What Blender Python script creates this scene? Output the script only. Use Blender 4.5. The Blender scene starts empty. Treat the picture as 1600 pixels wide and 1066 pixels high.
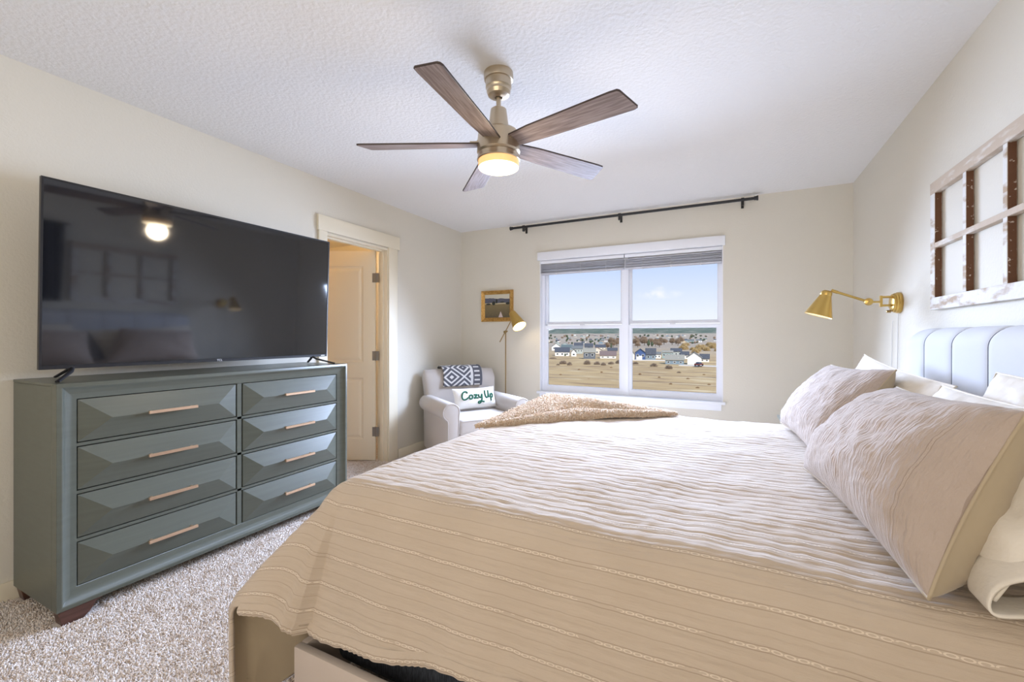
import bpy, bmesh, math, random
import numpy as np
from mathutils import Matrix, Vector, noise as mnoise

R = math.radians
random.seed(7)
rng = np.random.default_rng(7)
scene = bpy.context.scene
COL = scene.collection

# ------------------------------------------------------------------ camera, world, lights
cam_d = bpy.data.cameras.new('camera')
cam_d.sensor_width = 36.0
cam_d.lens = 680.0 / 1600.0 * 36.0
cam_d.shift_y = -7.0 / 1600.0
cam_d.clip_end = 20000
cam_d.clip_start = 0.02
cam = bpy.data.objects.new('camera', cam_d)
cam.location = (0, 0, 1.185)
cam.rotation_euler = (R(90), 0, R(26.6))
COL.objects.link(cam)
scene.camera = cam

scene.view_settings.view_transform = 'Standard'
scene.view_settings.look = 'None'
scene.view_settings.gamma = 1
scene.view_settings.use_curve_mapping = False
scene.view_settings.exposure = -0.09

world = bpy.data.worlds.new('sky')
scene.world = world
world.use_nodes = True
wt = world.node_tree
wt.nodes.clear()
w_out = wt.nodes.new('ShaderNodeOutputWorld')
w_bg = wt.nodes.new('ShaderNodeBackground')
w_tc = wt.nodes.new('ShaderNodeTexCoord')
w_sep = wt.nodes.new('ShaderNodeSeparateXYZ')
w_ramp = wt.nodes.new('ShaderNodeValToRGB')
wt.links.new(w_tc.outputs['Generated'], w_sep.inputs[0])
wt.links.new(w_sep.outputs[2], w_ramp.inputs[0])
els = w_ramp.color_ramp.elements
els[0].position = 0.0
els[0].color = (0.97, 0.98, 1.0, 1)
els[1].position = 0.6
els[1].color = (0.22, 0.45, 0.95, 1)
e = els.new(0.06); e.color = (0.83, 0.88, 1.0, 1)
e = els.new(0.16); e.color = (0.57, 0.70, 1.0, 1)
w_sub = wt.nodes.new('ShaderNodeVectorMath'); w_sub.operation = 'SUBTRACT'
w_sub.inputs[1].default_value = (-0.137, 0.986, 0.0915)
w_mul = wt.nodes.new('ShaderNodeVectorMath'); w_mul.operation = 'MULTIPLY'
w_mul.inputs[1].default_value = (19, 19, 85)
w_len = wt.nodes.new('ShaderNodeVectorMath'); w_len.operation = 'LENGTH'
w_noi = wt.nodes.new('ShaderNodeTexNoise'); w_noi.inputs['Scale'].default_value = 55; w_noi.inputs['Detail'].default_value = 6
w_mr = wt.nodes.new('ShaderNodeMapRange'); w_mr.inputs[1].default_value = 1.0; w_mr.inputs[2].default_value = 0.0; w_mr.inputs[4].default_value = 1.0
w_m2 = wt.nodes.new('ShaderNodeMath'); w_m2.operation = 'MULTIPLY'
w_mix = wt.nodes.new('ShaderNodeMix'); w_mix.data_type = 'RGBA'
w_mix.inputs[7].default_value = (0.97, 0.97, 1.0, 1)
wt.links.new(w_tc.outputs['Generated'], w_sub.inputs[0])
wt.links.new(w_sub.outputs[0], w_mul.inputs[0])
wt.links.new(w_mul.outputs[0], w_len.inputs[0])
wt.links.new(w_len.outputs['Value'], w_mr.inputs[0])
wt.links.new(w_tc.outputs['Generated'], w_noi.inputs['Vector'])
wt.links.new(w_mr.outputs[0], w_m2.inputs[0])
w_mr2 = wt.nodes.new('ShaderNodeMapRange'); w_mr2.inputs[1].default_value = 0.32; w_mr2.inputs[2].default_value = 0.62
wt.links.new(w_noi.outputs[0], w_mr2.inputs[0])
wt.links.new(w_mr2.outputs[0], w_m2.inputs[1])
wt.links.new(w_m2.outputs[0], w_mix.inputs[0])
wt.links.new(w_ramp.outputs[0], w_mix.inputs[6])
wt.links.new(w_mix.outputs[2], w_bg.inputs[0])
w_bg.inputs[1].default_value = 1.13
wt.links.new(w_bg.outputs[0], w_out.inputs[0])


def light(name, kind, loc, energy, color, rot=(0, 0, 0), size=None, size_y=None, **kw):
    d = bpy.data.lights.new(name, kind)
    d.energy = energy
    d.color = color
    if kind == 'AREA':
        d.shape = 'RECTANGLE'
        d.size = size
        d.size_y = size_y
    elif size is not None and kind in ('POINT', 'SPOT'):
        d.shadow_soft_size = size
    for k, v in kw.items():
        setattr(d, k, v)
    o = bpy.data.objects.new(name, d)
    o.location = loc
    o.rotation_euler = rot
    COL.objects.link(o)
    return o


SUN = light('sun', 'SUN', (0, 0, 30), 5.0, (1.0, 0.95, 0.87), rot=(R(52), 0, R(38)), angle=R(0.6))
WIN = light('window_daylight', 'AREA', (-0.96, 4.29, 1.45), 178, (0.57, 0.705, 1.0), rot=(R(-62), 0, 0), size=1.75, size_y=0.62, spread=R(130))
REAR_FILL = light('rear_fill', 'AREA', (-0.6, -1.27, 1.45), 32, (1.0, 0.845, 0.62), rot=(R(90), 0, 0), size=2.2, size_y=1.5)  # warm fill lamp added out of view to brighten the near side of the bed
FAN = light('fan_bulb', 'POINT', (-0.987, 1.828, 1.93), 8, (1.0, 0.82, 0.60), size=0.07)
CLOSET = light('closet_bulb', 'POINT', (-4.0, 2.9, 2.25), 42, (1.0, 0.62, 0.27), size=0.06)

XL, XR, YB, YF, ZC = -2.90, 0.90, 4.42, -1.30, 2.44


# ------------------------------------------------------------------ materials
def mat(name, color, rough=0.6, metal=0.0, spec=0.5, noise=None, bump=None, color2=None, sheen=0.0, emit=None, coat=0.0):
    """noise=(scale, detail, lo, hi, stretch) mixes color->color2; bump=(scale, strength, distance, detail)"""
    m = bpy.data.materials.new(name)
    m.use_nodes = True
    nt = m.node_tree
    b = nt.nodes['Principled BSDF']
    b.inputs['Base Color'].default_value = (*color, 1)
    b.inputs['Roughness'].default_value = rough
    b.inputs['Metallic'].default_value = metal
    b.inputs['Specular IOR Level'].default_value = spec
    b.inputs['Sheen Weight'].default_value = sheen
    b.inputs['Coat Weight'].default_value = coat
    if emit:
        b.inputs['Emission Color'].default_value = (*emit[0], 1)
        b.inputs['Emission Strength'].default_value = emit[1]
    if noise or bump:
        tc = nt.nodes.new('ShaderNodeTexCoord')
    if noise:
        mp = nt.nodes.new('ShaderNodeMapping')
        if len(noise) > 4:
            mp.inputs['Scale'].default_value = noise[4]
        nt.links.new(tc.outputs['Object'], mp.inputs[0])
        n = nt.nodes.new('ShaderNodeTexNoise')
        n.inputs['Scale'].default_value = noise[0]
        n.inputs['Detail'].default_value = noise[1]
        nt.links.new(mp.outputs[0], n.inputs['Vector'])
        mr = nt.nodes.new('ShaderNodeMapRange')
        mr.inputs[1].default_value = noise[2]
        mr.inputs[2].default_value = noise[3]
        nt.links.new(n.outputs[0], mr.inputs[0])
        mx = nt.nodes.new('ShaderNodeMix')
        mx.data_type = 'RGBA'
        mx.inputs[6].default_value = (*color, 1)
        mx.inputs[7].default_value = (*color2, 1)
        nt.links.new(mr.outputs[0], mx.inputs[0])
        nt.links.new(mx.outputs[2], b.inputs['Base Color'])
    if bump:
        n2 = nt.nodes.new('ShaderNodeTexNoise')
        n2.inputs['Scale'].default_value = bump[0]
        n2.inputs['Detail'].default_value = bump[3] if len(bump) > 3 else 3
        nt.links.new(tc.outputs['Object'], n2.inputs['Vector'])
        bp = nt.nodes.new('ShaderNodeBump')
        bp.inputs['Strength'].default_value = bump[1]
        bp.inputs['Distance'].default_value = bump[2]
        nt.links.new(n2.outputs[0], bp.inputs['Height'])
        nt.links.new(bp.outputs[0], b.inputs['Normal'])
    return m


def nd(m, kind, **kw):
    n = m.node_tree.nodes.new(kind)
    for k, v in kw.items():
        setattr(n, k, v)
    return n


def mth(m, op, a, b=None, c=None):
    n = nd(m, 'ShaderNodeMath', operation=op)
    for i, v in enumerate((a, b, c)):
        if v is None:
            continue
        if isinstance(v, (int, float)):
            n.inputs[i].default_value = v
        else:
            m.node_tree.links.new(v, n.inputs[i])
    return n.outputs[0]


def mixc(m, fac, a, b):
    n = nd(m, 'ShaderNodeMix', data_type='RGBA')
    for i, v in ((0, fac), (6, a), (7, b)):
        if isinstance(v, tuple):
            n.inputs[i].default_value = (*v, 1)
        elif isinstance(v, (int, float)):
            n.inputs[i].default_value = v
        else:
            m.node_tree.links.new(v, n.inputs[i])
    return n.outputs[2]


def bsdf(m):
    return m.node_tree.nodes['Principled BSDF']


def uvxy(m):
    u = nd(m, 'ShaderNodeUVMap', uv_map='UVMap')
    s = nd(m, 'ShaderNodeSeparateXYZ')
    m.node_tree.links.new(u.outputs[0], s.inputs[0])
    return s.outputs[0], s.outputs[1], u.outputs[0]


def link_bump(m, height, strength, dist, prev=None):
    bp = nd(m, 'ShaderNodeBump')
    bp.inputs['Strength'].default_value = strength
    bp.inputs['Distance'].default_value = dist
    m.node_tree.links.new(height, bp.inputs['Height'])
    if prev is not None:
        m.node_tree.links.new(prev, bp.inputs['Normal'])
    m.node_tree.links.new(bp.outputs[0], bsdf(m).inputs['Normal'])
    return bp.outputs[0]


def noise_out(m, vec, scale, detail=3, stretch=None):
    n = nd(m, 'ShaderNodeTexNoise')
    n.inputs['Scale'].default_value = scale
    n.inputs['Detail'].default_value = detail
    if stretch:
        mp = nd(m, 'ShaderNodeMapping')
        mp.inputs['Scale'].default_value = stretch
        m.node_tree.links.new(vec, mp.inputs[0])
        vec = mp.outputs[0]
    m.node_tree.links.new(vec, n.inputs['Vector'])
    return n.outputs[0]


M = {}
M['wall'] = mat('wall_paint', (0.69, 0.65, 0.56), 0.75, bump=(95, 0.28, 0.004, 2))
M['ceiling'] = mat('ceiling_paint', (0.80, 0.785, 0.765), 0.85, bump=(55, 0.6, 0.007, 3))
M['trim'] = mat('cream_trim_paint', (0.78, 0.71, 0.56), 0.45)
M['white_trim'] = mat('white_trim_paint', (0.82, 0.83, 0.87), 0.4)
M['vinyl'] = mat('white_vinyl', (0.80, 0.82, 0.88), 0.35)
M['carpet'] = mat('carpet_backing', (0.74, 0.65, 0.58), 0.95, noise=(160, 4, 0.35, 0.65), color2=(0.86, 0.80, 0.75), bump=(140, 1.0, 0.01, 4))
M['dresser'] = mat('sage_lacquer', (0.096, 0.104, 0.082), 0.32, noise=(14, 4, 0.3, 0.7, (1, 0.15, 4)), color2=(0.110, 0.120, 0.096), bump=(300, 0.05, 0.001, 2))
M['dark'] = mat('dark_gap', (0.012, 0.012, 0.012), 0.8)
M['wood_dark'] = mat('walnut_stain', (0.060, 0.026, 0.018), 0.35, noise=(20, 5, 0.35, 0.7, (1, 0.2, 2)), color2=(0.12, 0.055, 0.04))
M['rosegold'] = mat('champagne_metal', (0.78, 0.55, 0.38), 0.32, metal=0.85)
M['brass'] = mat('brushed_brass', (0.62, 0.42, 0.13), 0.30, metal=1.0, bump=(60, 0.05, 0.001, 2))
M['brass_dark'] = mat('aged_brass', (0.34, 0.24, 0.11), 0.38, metal=1.0)
M['brass_in'] = mat('lamp_inner_white', (0.95, 0.85, 0.62), 0.6)
M['nickel'] = mat('brushed_champagne_nickel', (0.54, 0.45, 0.33), 0.30, metal=0.9, bump=(40, 0.04, 0.001, 2))
M['black_metal'] = mat('matte_black_metal', (0.012, 0.012, 0.013), 0.5)
M['black_plastic'] = mat('black_plastic', (0.012, 0.012, 0.014), 0.35)
M['screen'] = mat('dark_screen_glass', (0.008, 0.009, 0.012), 0.055, spec=1.0)
M['silver'] = mat('silver_print', (0.75, 0.76, 0.8), 0.4)
M['hinge'] = mat('pewter_hinge', (0.25, 0.22, 0.19), 0.4, metal=0.8)
M['rail'] = mat('oatmeal_upholstery', (0.56, 0.47, 0.40), 0.85, bump=(600, 0.3, 0.002, 2), sheen=0.2)
M['headboard'] = mat('pale_grey_linen', (0.58, 0.585, 0.61), 0.85, bump=(600, 0.25, 0.002, 2), sheen=0.2)
M['seam'] = mat('grey_seam', (0.16, 0.17, 0.20), 0.9)
M['charcoal'] = mat('charcoal_ticking', (0.022, 0.026, 0.036), 0.9, noise=(300, 3, 0.4, 0.7, (1, 1, 0.15)), color2=(0.06, 0.068, 0.085), bump=(400, 0.4, 0.002, 2))
M['khaki'] = mat('khaki_cotton', (0.42, 0.34, 0.23), 0.85, bump=(7, 0.35, 0.03, 1), sheen=0.2)
M['white_cotton'] = mat('white_cotton', (0.72, 0.66, 0.57), 0.85, bump=(14, 0.35, 0.02, 4), sheen=0.2)
M['throw'] = mat('sherpa_fleece', (0.78, 0.55, 0.35), 0.95, noise=(60, 3, 0.35, 0.65), color2=(0.88, 0.72, 0.55), bump=(120, 0.8, 0.01, 3), sheen=0.4)
M['linen_chair'] = mat('light_grey_linen', (0.49, 0.445, 0.41), 0.88, bump=(500, 0.3, 0.002, 2), sheen=0.2)
M['cushion'] = mat('ivory_canvas', (0.70, 0.67, 0.62), 0.85, bump=(400, 0.3, 0.002, 2))
M['green_yarn'] = mat('dark_green_yarn', (0.012, 0.10, 0.055), 0.9, bump=(500, 0.5, 0.003, 2))
M['gold_frame'] = mat('gilded_wood', (0.42, 0.23, 0.055), 0.38, metal=0.55, noise=(60, 5, 0.35, 0.65), color2=(0.62, 0.38, 0.12), bump=(90, 0.4, 0.003, 3))
M['weather'] = mat('chipped_white_paint', (0.70, 0.68, 0.65), 0.8, noise=(22, 8, 0.48, 0.62, (1, 0.35, 1.2)), color2=(0.42, 0.31, 0.21), bump=(60, 0.6, 0.004, 5))
M['weather_top'] = mat('weathered_bare_wood', (0.52, 0.42, 0.32), 0.8, noise=(26, 8, 0.54, 0.74, (1, 0.3, 1.5)), color2=(0.72, 0.70, 0.66), bump=(60, 0.6, 0.004, 5))
M['old_wood'] = mat('old_brown_wood', (0.125, 0.052, 0.023), 0.75, noise=(60, 8, 0.62, 0.70), color2=(0.62, 0.55, 0.48), bump=(60, 0.6, 0.004, 5))
M['blind'] = mat('grey_slat', (0.56, 0.57, 0.63), 0.5)
M['cord'] = mat('white_cord', (0.75, 0.75, 0.76), 0.6)
M['blade'] = mat('greywashed_oak', (0.175, 0.125, 0.108), 0.5, noise=(30, 6, 0.40, 0.72, (0.25, 3, 1)), color2=(0.33, 0.265, 0.24), bump=(50, 0.25, 0.002, 4))
M['blade_edge'] = mat('dark_blade_edge', (0.05, 0.032, 0.025), 0.5)
M['fan_light'] = mat('lit_opal_lens', (1, 0.9, 0.75), 0.5, emit=((1.0, 0.80, 0.50), 9.0))
M['fan_drum'] = mat('warm_lit_drum', (0.9, 0.6, 0.3), 0.4, emit=((1.0, 0.52, 0.18), 0.75))
M['bulb'] = mat('lit_bulb', (1, 0.9, 0.7), 0.5, emit=((1.0, 0.84, 0.58), 7.0))
M['curtain'] = mat('brown_drape', (0.035, 0.028, 0.024), 0.9, sheen=0.1)

M['lining_lit_tone'] = mat('khaki_lining_lit_tone', (0.54, 0.44, 0.30), 0.85, sheen=0.2)  # khaki cloth lightened in its colour, standing in for light on the shaded lining
# window glass: mostly clear with a faint reflection
g = bpy.data.materials.new('window_glass'); g.use_nodes = True
gt = g.node_tree; gt.nodes.clear()
go = gt.nodes.new('ShaderNodeOutputMaterial'); gm = gt.nodes.new('ShaderNodeMixShader')
ga = gt.nodes.new('ShaderNodeBsdfTransparent'); gb = gt.nodes.new('ShaderNodeBsdfGlossy')
ga.inputs[0].default_value = (0.97, 0.98, 0.98, 1)
gb.inputs['Roughness'].default_value = 0.02
gm.inputs[0].default_value = 0.001
gt.links.new(ga.outputs[0], gm.inputs[1]); gt.links.new(gb.outputs[0], gm.inputs[2]); gt.links.new(gm.outputs[0], go.inputs[0])
M['glass'] = g

# bedspread: rows of chain stitching along the cloth (uv in metres)
m = mat('stitched_bedspread', (0.52, 0.42, 0.31), 0.88, sheen=0.25)
u_, v_, uv_ = uvxy(m)
row = mth(m, 'ABSOLUTE', mth(m, 'SUBTRACT', mth(m, 'FRACT', mth(m, 'DIVIDE', v_, 0.076)), 0.5))       # 0 on the chain row
onrow = mth(m, 'LESS_THAN', row, 0.045)
lnk = mth(m, 'ABSOLUTE', mth(m, 'SUBTRACT', mth(m, 'FRACT', mth(m, 'DIVIDE', u_, 0.022)), 0.5))
oval = mth(m, 'ADD', mth(m, 'POWER', mth(m, 'DIVIDE', lnk, 0.46), 2), mth(m, 'POWER', mth(m, 'DIVIDE', row, 0.045), 2))
ring = mth(m, 'LESS_THAN', mth(m, 'ABSOLUTE', mth(m, 'SUBTRACT', oval, 0.72)), 0.32)
brk = noise_out(m, uv_, 9, 2, (1, 6, 1))
ring = mth(m, 'MULTIPLY', mth(m, 'MULTIPLY', ring, onrow), mth(m, 'GREATER_THAN', brk, 0.42))
edge = mth(m, 'LESS_THAN', mth(m, 'ABSOLUTE', mth(m, 'SUBTRACT', row, 0.065)), 0.014)
thin = mth(m, 'GREATER_THAN', row, 0.485)
wv = noise_out(m, uv_, 500, 2, (1, 1, 1))
blot = noise_out(m, uv_, 5, 4)
cbase = mixc(m, blot, (0.465, 0.375, 0.285), (0.535, 0.44, 0.345))
cbase = mixc(m, mth(m, 'MULTIPLY', mth(m, 'MAXIMUM', edge, mth(m, 'MULTIPLY', thin, 0.6)), 0.5), cbase, (0.25, 0.18, 0.12))
cbase = mixc(m, mth(m, 'MULTIPLY', ring, 0.8), cbase, (0.72, 0.62, 0.50))
m.node_tree.links.new(cbase, bsdf(m).inputs['Base Color'])
crk = noise_out(m, uv_, 60, 4, (0.25, 1.6, 1))
b1 = link_bump(m, wv, 0.25, 0.001)
b2 = link_bump(m, crk, 0.55, 0.006, b1)
link_bump(m, ring, 0.6, 0.002, b2)
M['spread'] = m

# sham: same cloth, rows crosswise and more crinkled
m = mat('crinkled_sham', (0.43, 0.34, 0.28), 0.9, sheen=0.25)
u_, v_, uv_ = uvxy(m)
wob = noise_out(m, uv_, 7, 2)
uu = mth(m, 'ADD', u_, mth(m, 'MULTIPLY', wob, 0.007))
row = mth(m, 'ABSOLUTE', mth(m, 'SUBTRACT', mth(m, 'FRACT', mth(m, 'DIVIDE', uu, 0.068)), 0.5))
onrow = mth(m, 'LESS_THAN', row, 0.035)
lnk = mth(m, 'ABSOLUTE', mth(m, 'SUBTRACT', mth(m, 'FRACT', mth(m, 'DIVIDE', v_, 0.013)), 0.5))
oval = mth(m, 'ADD', mth(m, 'POWER', mth(m, 'DIVIDE', lnk, 0.46), 2), mth(m, 'POWER', mth(m, 'DIVIDE', row, 0.035), 2))
ring = mth(m, 'MULTIPLY', mth(m, 'LESS_THAN', mth(m, 'ABSOLUTE', mth(m, 'SUBTRACT', oval, 0.72)), 0.3), onrow)
edge = mth(m, 'LESS_THAN', mth(m, 'ABSOLUTE', mth(m, 'SUBTRACT', row, 0.05)), 0.011)
cb = mixc(m, noise_out(m, uv_, 12, 5), (0.40, 0.32, 0.265), (0.48, 0.39, 0.33))
cb = mixc(m, mth(m, 'MULTIPLY', edge, 0.5), cb, (0.22, 0.16, 0.12))
cb = mixc(m, mth(m, 'MULTIPLY', ring, 0.25), cb, (0.60, 0.50, 0.41))
m.node_tree.links.new(cb, bsdf(m).inputs['Base Color'])
b1 = link_bump(m, noise_out(m, uv_, 44, 5, (2.4, 0.5, 1)), 0.85, 0.009)
b2 = link_bump(m, noise_out(m, uv_, 500, 2), 0.3, 0.001, b1)
M['sham'] = m

# carpet tufts: colour varies tuft by tuft
m = mat('carpet_yarn', (0.5, 0.42, 0.36), 0.95, sheen=0.3)
geo = nd(m, 'ShaderNodeNewGeometry')
tcn = nd(m, 'ShaderNodeTexCoord')
rp = nd(m, 'ShaderNodeValToRGB')
for i, (p, c) in enumerate(((0.0, (0.68, 0.55, 0.45)), (0.3, (0.82, 0.72, 0.645)), (0.65, (0.88, 0.80, 0.74)), (1.0, (0.93, 0.87, 0.83)))):
    el = rp.color_ramp.elements[i] if i < 2 else rp.color_ramp.elements.new(p)
    el.position = p
    el.color = (*c, 1)
rp.color_ramp.elements[1].position = 0.3
m.node_tree.links.new(geo.outputs['Random Per Island'], rp.inputs[0])
patch = mth(m, 'MULTIPLY', mth(m, 'GREATER_THAN', noise_out(m, tcn.outputs['Object'], 22, 4), 0.58), 0.45)
m.node_tree.links.new(mixc(m, patch, rp.outputs[0], (0.50, 0.36, 0.24)), bsdf(m).inputs['Base Color'])
M['yarn'] = m

# chair throw: woven charcoal and white geometry
m = mat('woven_geometric', (0.1, 0.1, 0.11), 0.95, bump=(300, 0.5, 0.003, 2))
u_, v_, uv_ = uvxy(m)
du = mth(m, 'ABSOLUTE', mth(m, 'SUBTRACT', mth(m, 'FRACT', mth(m, 'ADD', mth(m, 'DIVIDE', u_, 0.24), 0.18)), 0.5))
dv = mth(m, 'ABSOLUTE', mth(m, 'SUBTRACT', mth(m, 'FRACT', mth(m, 'ADD', mth(m, 'DIVIDE', v_, 0.17), 0.02)), 0.5))
dia = mth(m, 'ADD', du, mth(m, 'MULTIPLY', dv, 0.9))
st = mth(m, 'LESS_THAN', mth(m, 'FRACT', mth(m, 'MULTIPLY', dia, 4.4)), 0.42)
band = mth(m, 'MULTIPLY', mth(m, 'GREATER_THAN', u_, 0.262), mth(m, 'LESS_THAN', u_, 0.286))
tail = mth(m, 'GREATER_THAN', u_, 0.286)
bars = mth(m, 'MULTIPLY', mth(m, 'LESS_THAN', mth(m, 'FRACT', mth(m, 'DIVIDE', v_, 0.040)), 0.36),
           mth(m, 'LESS_THAN', mth(m, 'ABSOLUTE', mth(m, 'SUBTRACT', u_, 0.325)), 0.026))
fac = mth(m, 'MAXIMUM', band, mth(m, 'ADD', mth(m, 'MULTIPLY', st, mth(m, 'SUBTRACT', 1.0, tail)), mth(m, 'MULTIPLY', bars, tail)))
m.node_tree.links.new(mixc(m, fac, (0.085, 0.085, 0.098), (0.60, 0.58, 0.56)), bsdf(m).inputs['Base Color'])
M['woven'] = m

# small landscape painting (uv 0..1)
m = mat('painted_field', (0.3, 0.25, 0.15), 0.5)
u_, v_, uv_ = uvxy(m)
ns = noise_out(m, uv_, 5, 4)
ns2 = noise_out(m, uv_, 22, 4, (0.5, 1.4, 1))
ground = mixc(m, v_, (0.055, 0.045, 0.028), (0.30, 0.22, 0.09))
ground = mixc(m, mth(m, 'MULTIPLY', ns2, 0.55), ground, (0.26, 0.20, 0.10))
far = mth(m, 'GREATER_THAN', v_, mth(m, 'ADD', 0.555, mth(m, 'MULTIPLY', ns, 0.05)))
c = mixc(m, far, ground, (0.50, 0.43, 0.28))
hl = mth(m, 'GREATER_THAN', v_, mth(m, 'ADD', 0.60, mth(m, 'MULTIPLY', ns, 0.06)))
c = mixc(m, hl, c, mixc(m, ns2, (0.05, 0.055, 0.085), (0.13, 0.135, 0.18)))
sk = mth(m, 'GREATER_THAN', v_, mth(m, 'ADD', 0.80, mth(m, 'ADD', mth(m, 'MULTIPLY', ns, 0.10), mth(m, 'MULTIPLY', u_, -0.06))))
c = mixc(m, sk, c, (0.58, 0.55, 0.44))


def blob(cx, cy, rx, ry):
    a = mth(m, 'POWER', mth(m, 'DIVIDE', mth(m, 'SUBTRACT', u_, cx), rx), 2)
    b_ = mth(m, 'POWER', mth(m, 'DIVIDE', mth(m, 'SUBTRACT', v_, cy), ry), 2)
    return mth(m, 'LESS_THAN', mth(m, 'ADD', mth(m, 'ADD', a, b_), mth(m, 'MULTIPLY', ns2, 0.8)), 1.3)


for bx in ((0.36, 0.62, 0.07, 0.09), (0.15, 0.585, 0.10, 0.035), (0.93, 0.60, 0.09, 0.05), (0.48, 0.70, 0.04, 0.10), (0.70, 0.66, 0.09, 0.03)):
    c = mixc(m, blob(*bx), c, (0.02, 0.025, 0.02))
dress = mth(m, 'MULTIPLY', mth(m, 'LESS_THAN', mth(m, 'ABSOLUTE', mth(m, 'SUBTRACT', u_, 0.645)), mth(m, 'MULTIPLY', mth(m, 'SUBTRACT', 0.27, v_), 0.36)),
            mth(m, 'GREATER_THAN', v_, 0.02))
c = mixc(m, dress, c, (0.62, 0.52, 0.50))
m.node_tree.links.new(c, bsdf(m).inputs['Base Color'])
M['painting'] = m

# exterior
m = mat('dry_prairie', (0.46, 0.33, 0.14), 0.95)
tcn = nd(m, 'ShaderNodeTexCoord')
o_ = tcn.outputs['Object']
c = mixc(m, noise_out(m, o_, 0.06, 6, (0.35, 1, 1)), (0.33, 0.20, 0.085), (0.66, 0.46, 0.21))
rampn = nd(m, 'ShaderNodeMapRange'); rampn.inputs[1].default_value = 0.55; rampn.inputs[2].default_value = 0.68
m.node_tree.links.new(noise_out(m, o_, 0.30, 5, (0.3, 1, 1)), rampn.inputs[0])
c = mixc(m, mth(m, 'MULTIPLY', rampn.outputs[0], 0.7), c, (0.76, 0.60, 0.36))
ramp2 = nd(m, 'ShaderNodeMapRange'); ramp2.inputs[1].default_value = 0.52; ramp2.inputs[2].default_value = 0.62
m.node_tree.links.new(noise_out(m, o_, 0.17, 6, (0.4, 1.5, 1)), ramp2.inputs[0])
c = mixc(m, mth(m, 'MULTIPLY', ramp2.outputs[0], 0.75), c, (0.25, 0.15, 0.075))
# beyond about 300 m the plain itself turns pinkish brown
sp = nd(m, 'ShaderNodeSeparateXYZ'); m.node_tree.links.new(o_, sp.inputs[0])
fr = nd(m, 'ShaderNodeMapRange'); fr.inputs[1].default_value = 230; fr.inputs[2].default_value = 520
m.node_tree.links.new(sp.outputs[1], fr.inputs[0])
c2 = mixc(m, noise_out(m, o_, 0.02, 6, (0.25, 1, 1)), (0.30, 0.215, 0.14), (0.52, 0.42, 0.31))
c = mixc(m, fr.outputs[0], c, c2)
m.node_tree.links.new(c, bsdf(m).inputs['Base Color'])
M['prairie'] = m
M['hill'] = mat('pine_hill', (0.095, 0.125, 0.085), 0.95, noise=(0.010, 7, 0.45, 0.70, (1, 1, 2)), color2=(0.24, 0.23, 0.17))
M['road'] = mat('pale_concrete', (0.62, 0.58, 0.53), 0.9)
M['bare_tree'] = mat('bare_twigs', (0.17, 0.115, 0.075), 0.95, noise=(0.9, 5, 0.35, 0.65), color2=(0.36, 0.26, 0.18))
M['bush'] = mat('winter_scrub', (0.19, 0.14, 0.105), 0.95, noise=(1.2, 5, 0.35, 0.65), color2=(0.34, 0.26, 0.19))
M['clump'] = mat('dry_clump', (0.36, 0.23, 0.12), 0.95)
M['golden'] = mat('golden_brush', (0.36, 0.24, 0.10), 0.95, noise=(0.7, 5, 0.35, 0.65), color2=(0.56, 0.41, 0.20))
M['conifer'] = mat('conifer_needles', (0.035, 0.055, 0.03), 0.95, noise=(1.5, 4, 0.35, 0.65), color2=(0.09, 0.11, 0.06))
M['trunk'] = mat('bark', (0.10, 0.07, 0.05), 0.95)
M['pane_dark'] = mat('dark_house_pane', (0.03, 0.04, 0.055), 0.25)
for nm, cc in dict(white=(0.78, 0.77, 0.74), cream=(0.66, 0.60, 0.50), bluegrey=(0.20, 0.27, 0.33), navy=(0.055, 0.10, 0.24), teal=(0.27, 0.37, 0.38), sage=(0.40, 0.44, 0.42),
                   taupe=(0.36, 0.30, 0.26), slate=(0.13, 0.145, 0.17), tan=(0.62, 0.50, 0.33), r_dark=(0.075, 0.08, 0.095), r_grey=(0.16, 0.165, 0.16), r_tan=(0.30, 0.28, 0.23), r_brown=(0.20, 0.14, 0.125),
                   r_green=(0.12, 0.15, 0.145)).items():
    M['h_' + nm] = mat('house_' + nm, cc, 0.85)
M['car_red'] = mat('dark_red_paint', (0.16, 0.03, 0.02), 0.3)
M['tyre'] = mat('tyre_rubber', (0.02, 0.02, 0.02), 0.8)

# ------------------------------------------------------------------ mesh helpers
WM = {}          # world matrices of objects this script made


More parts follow.
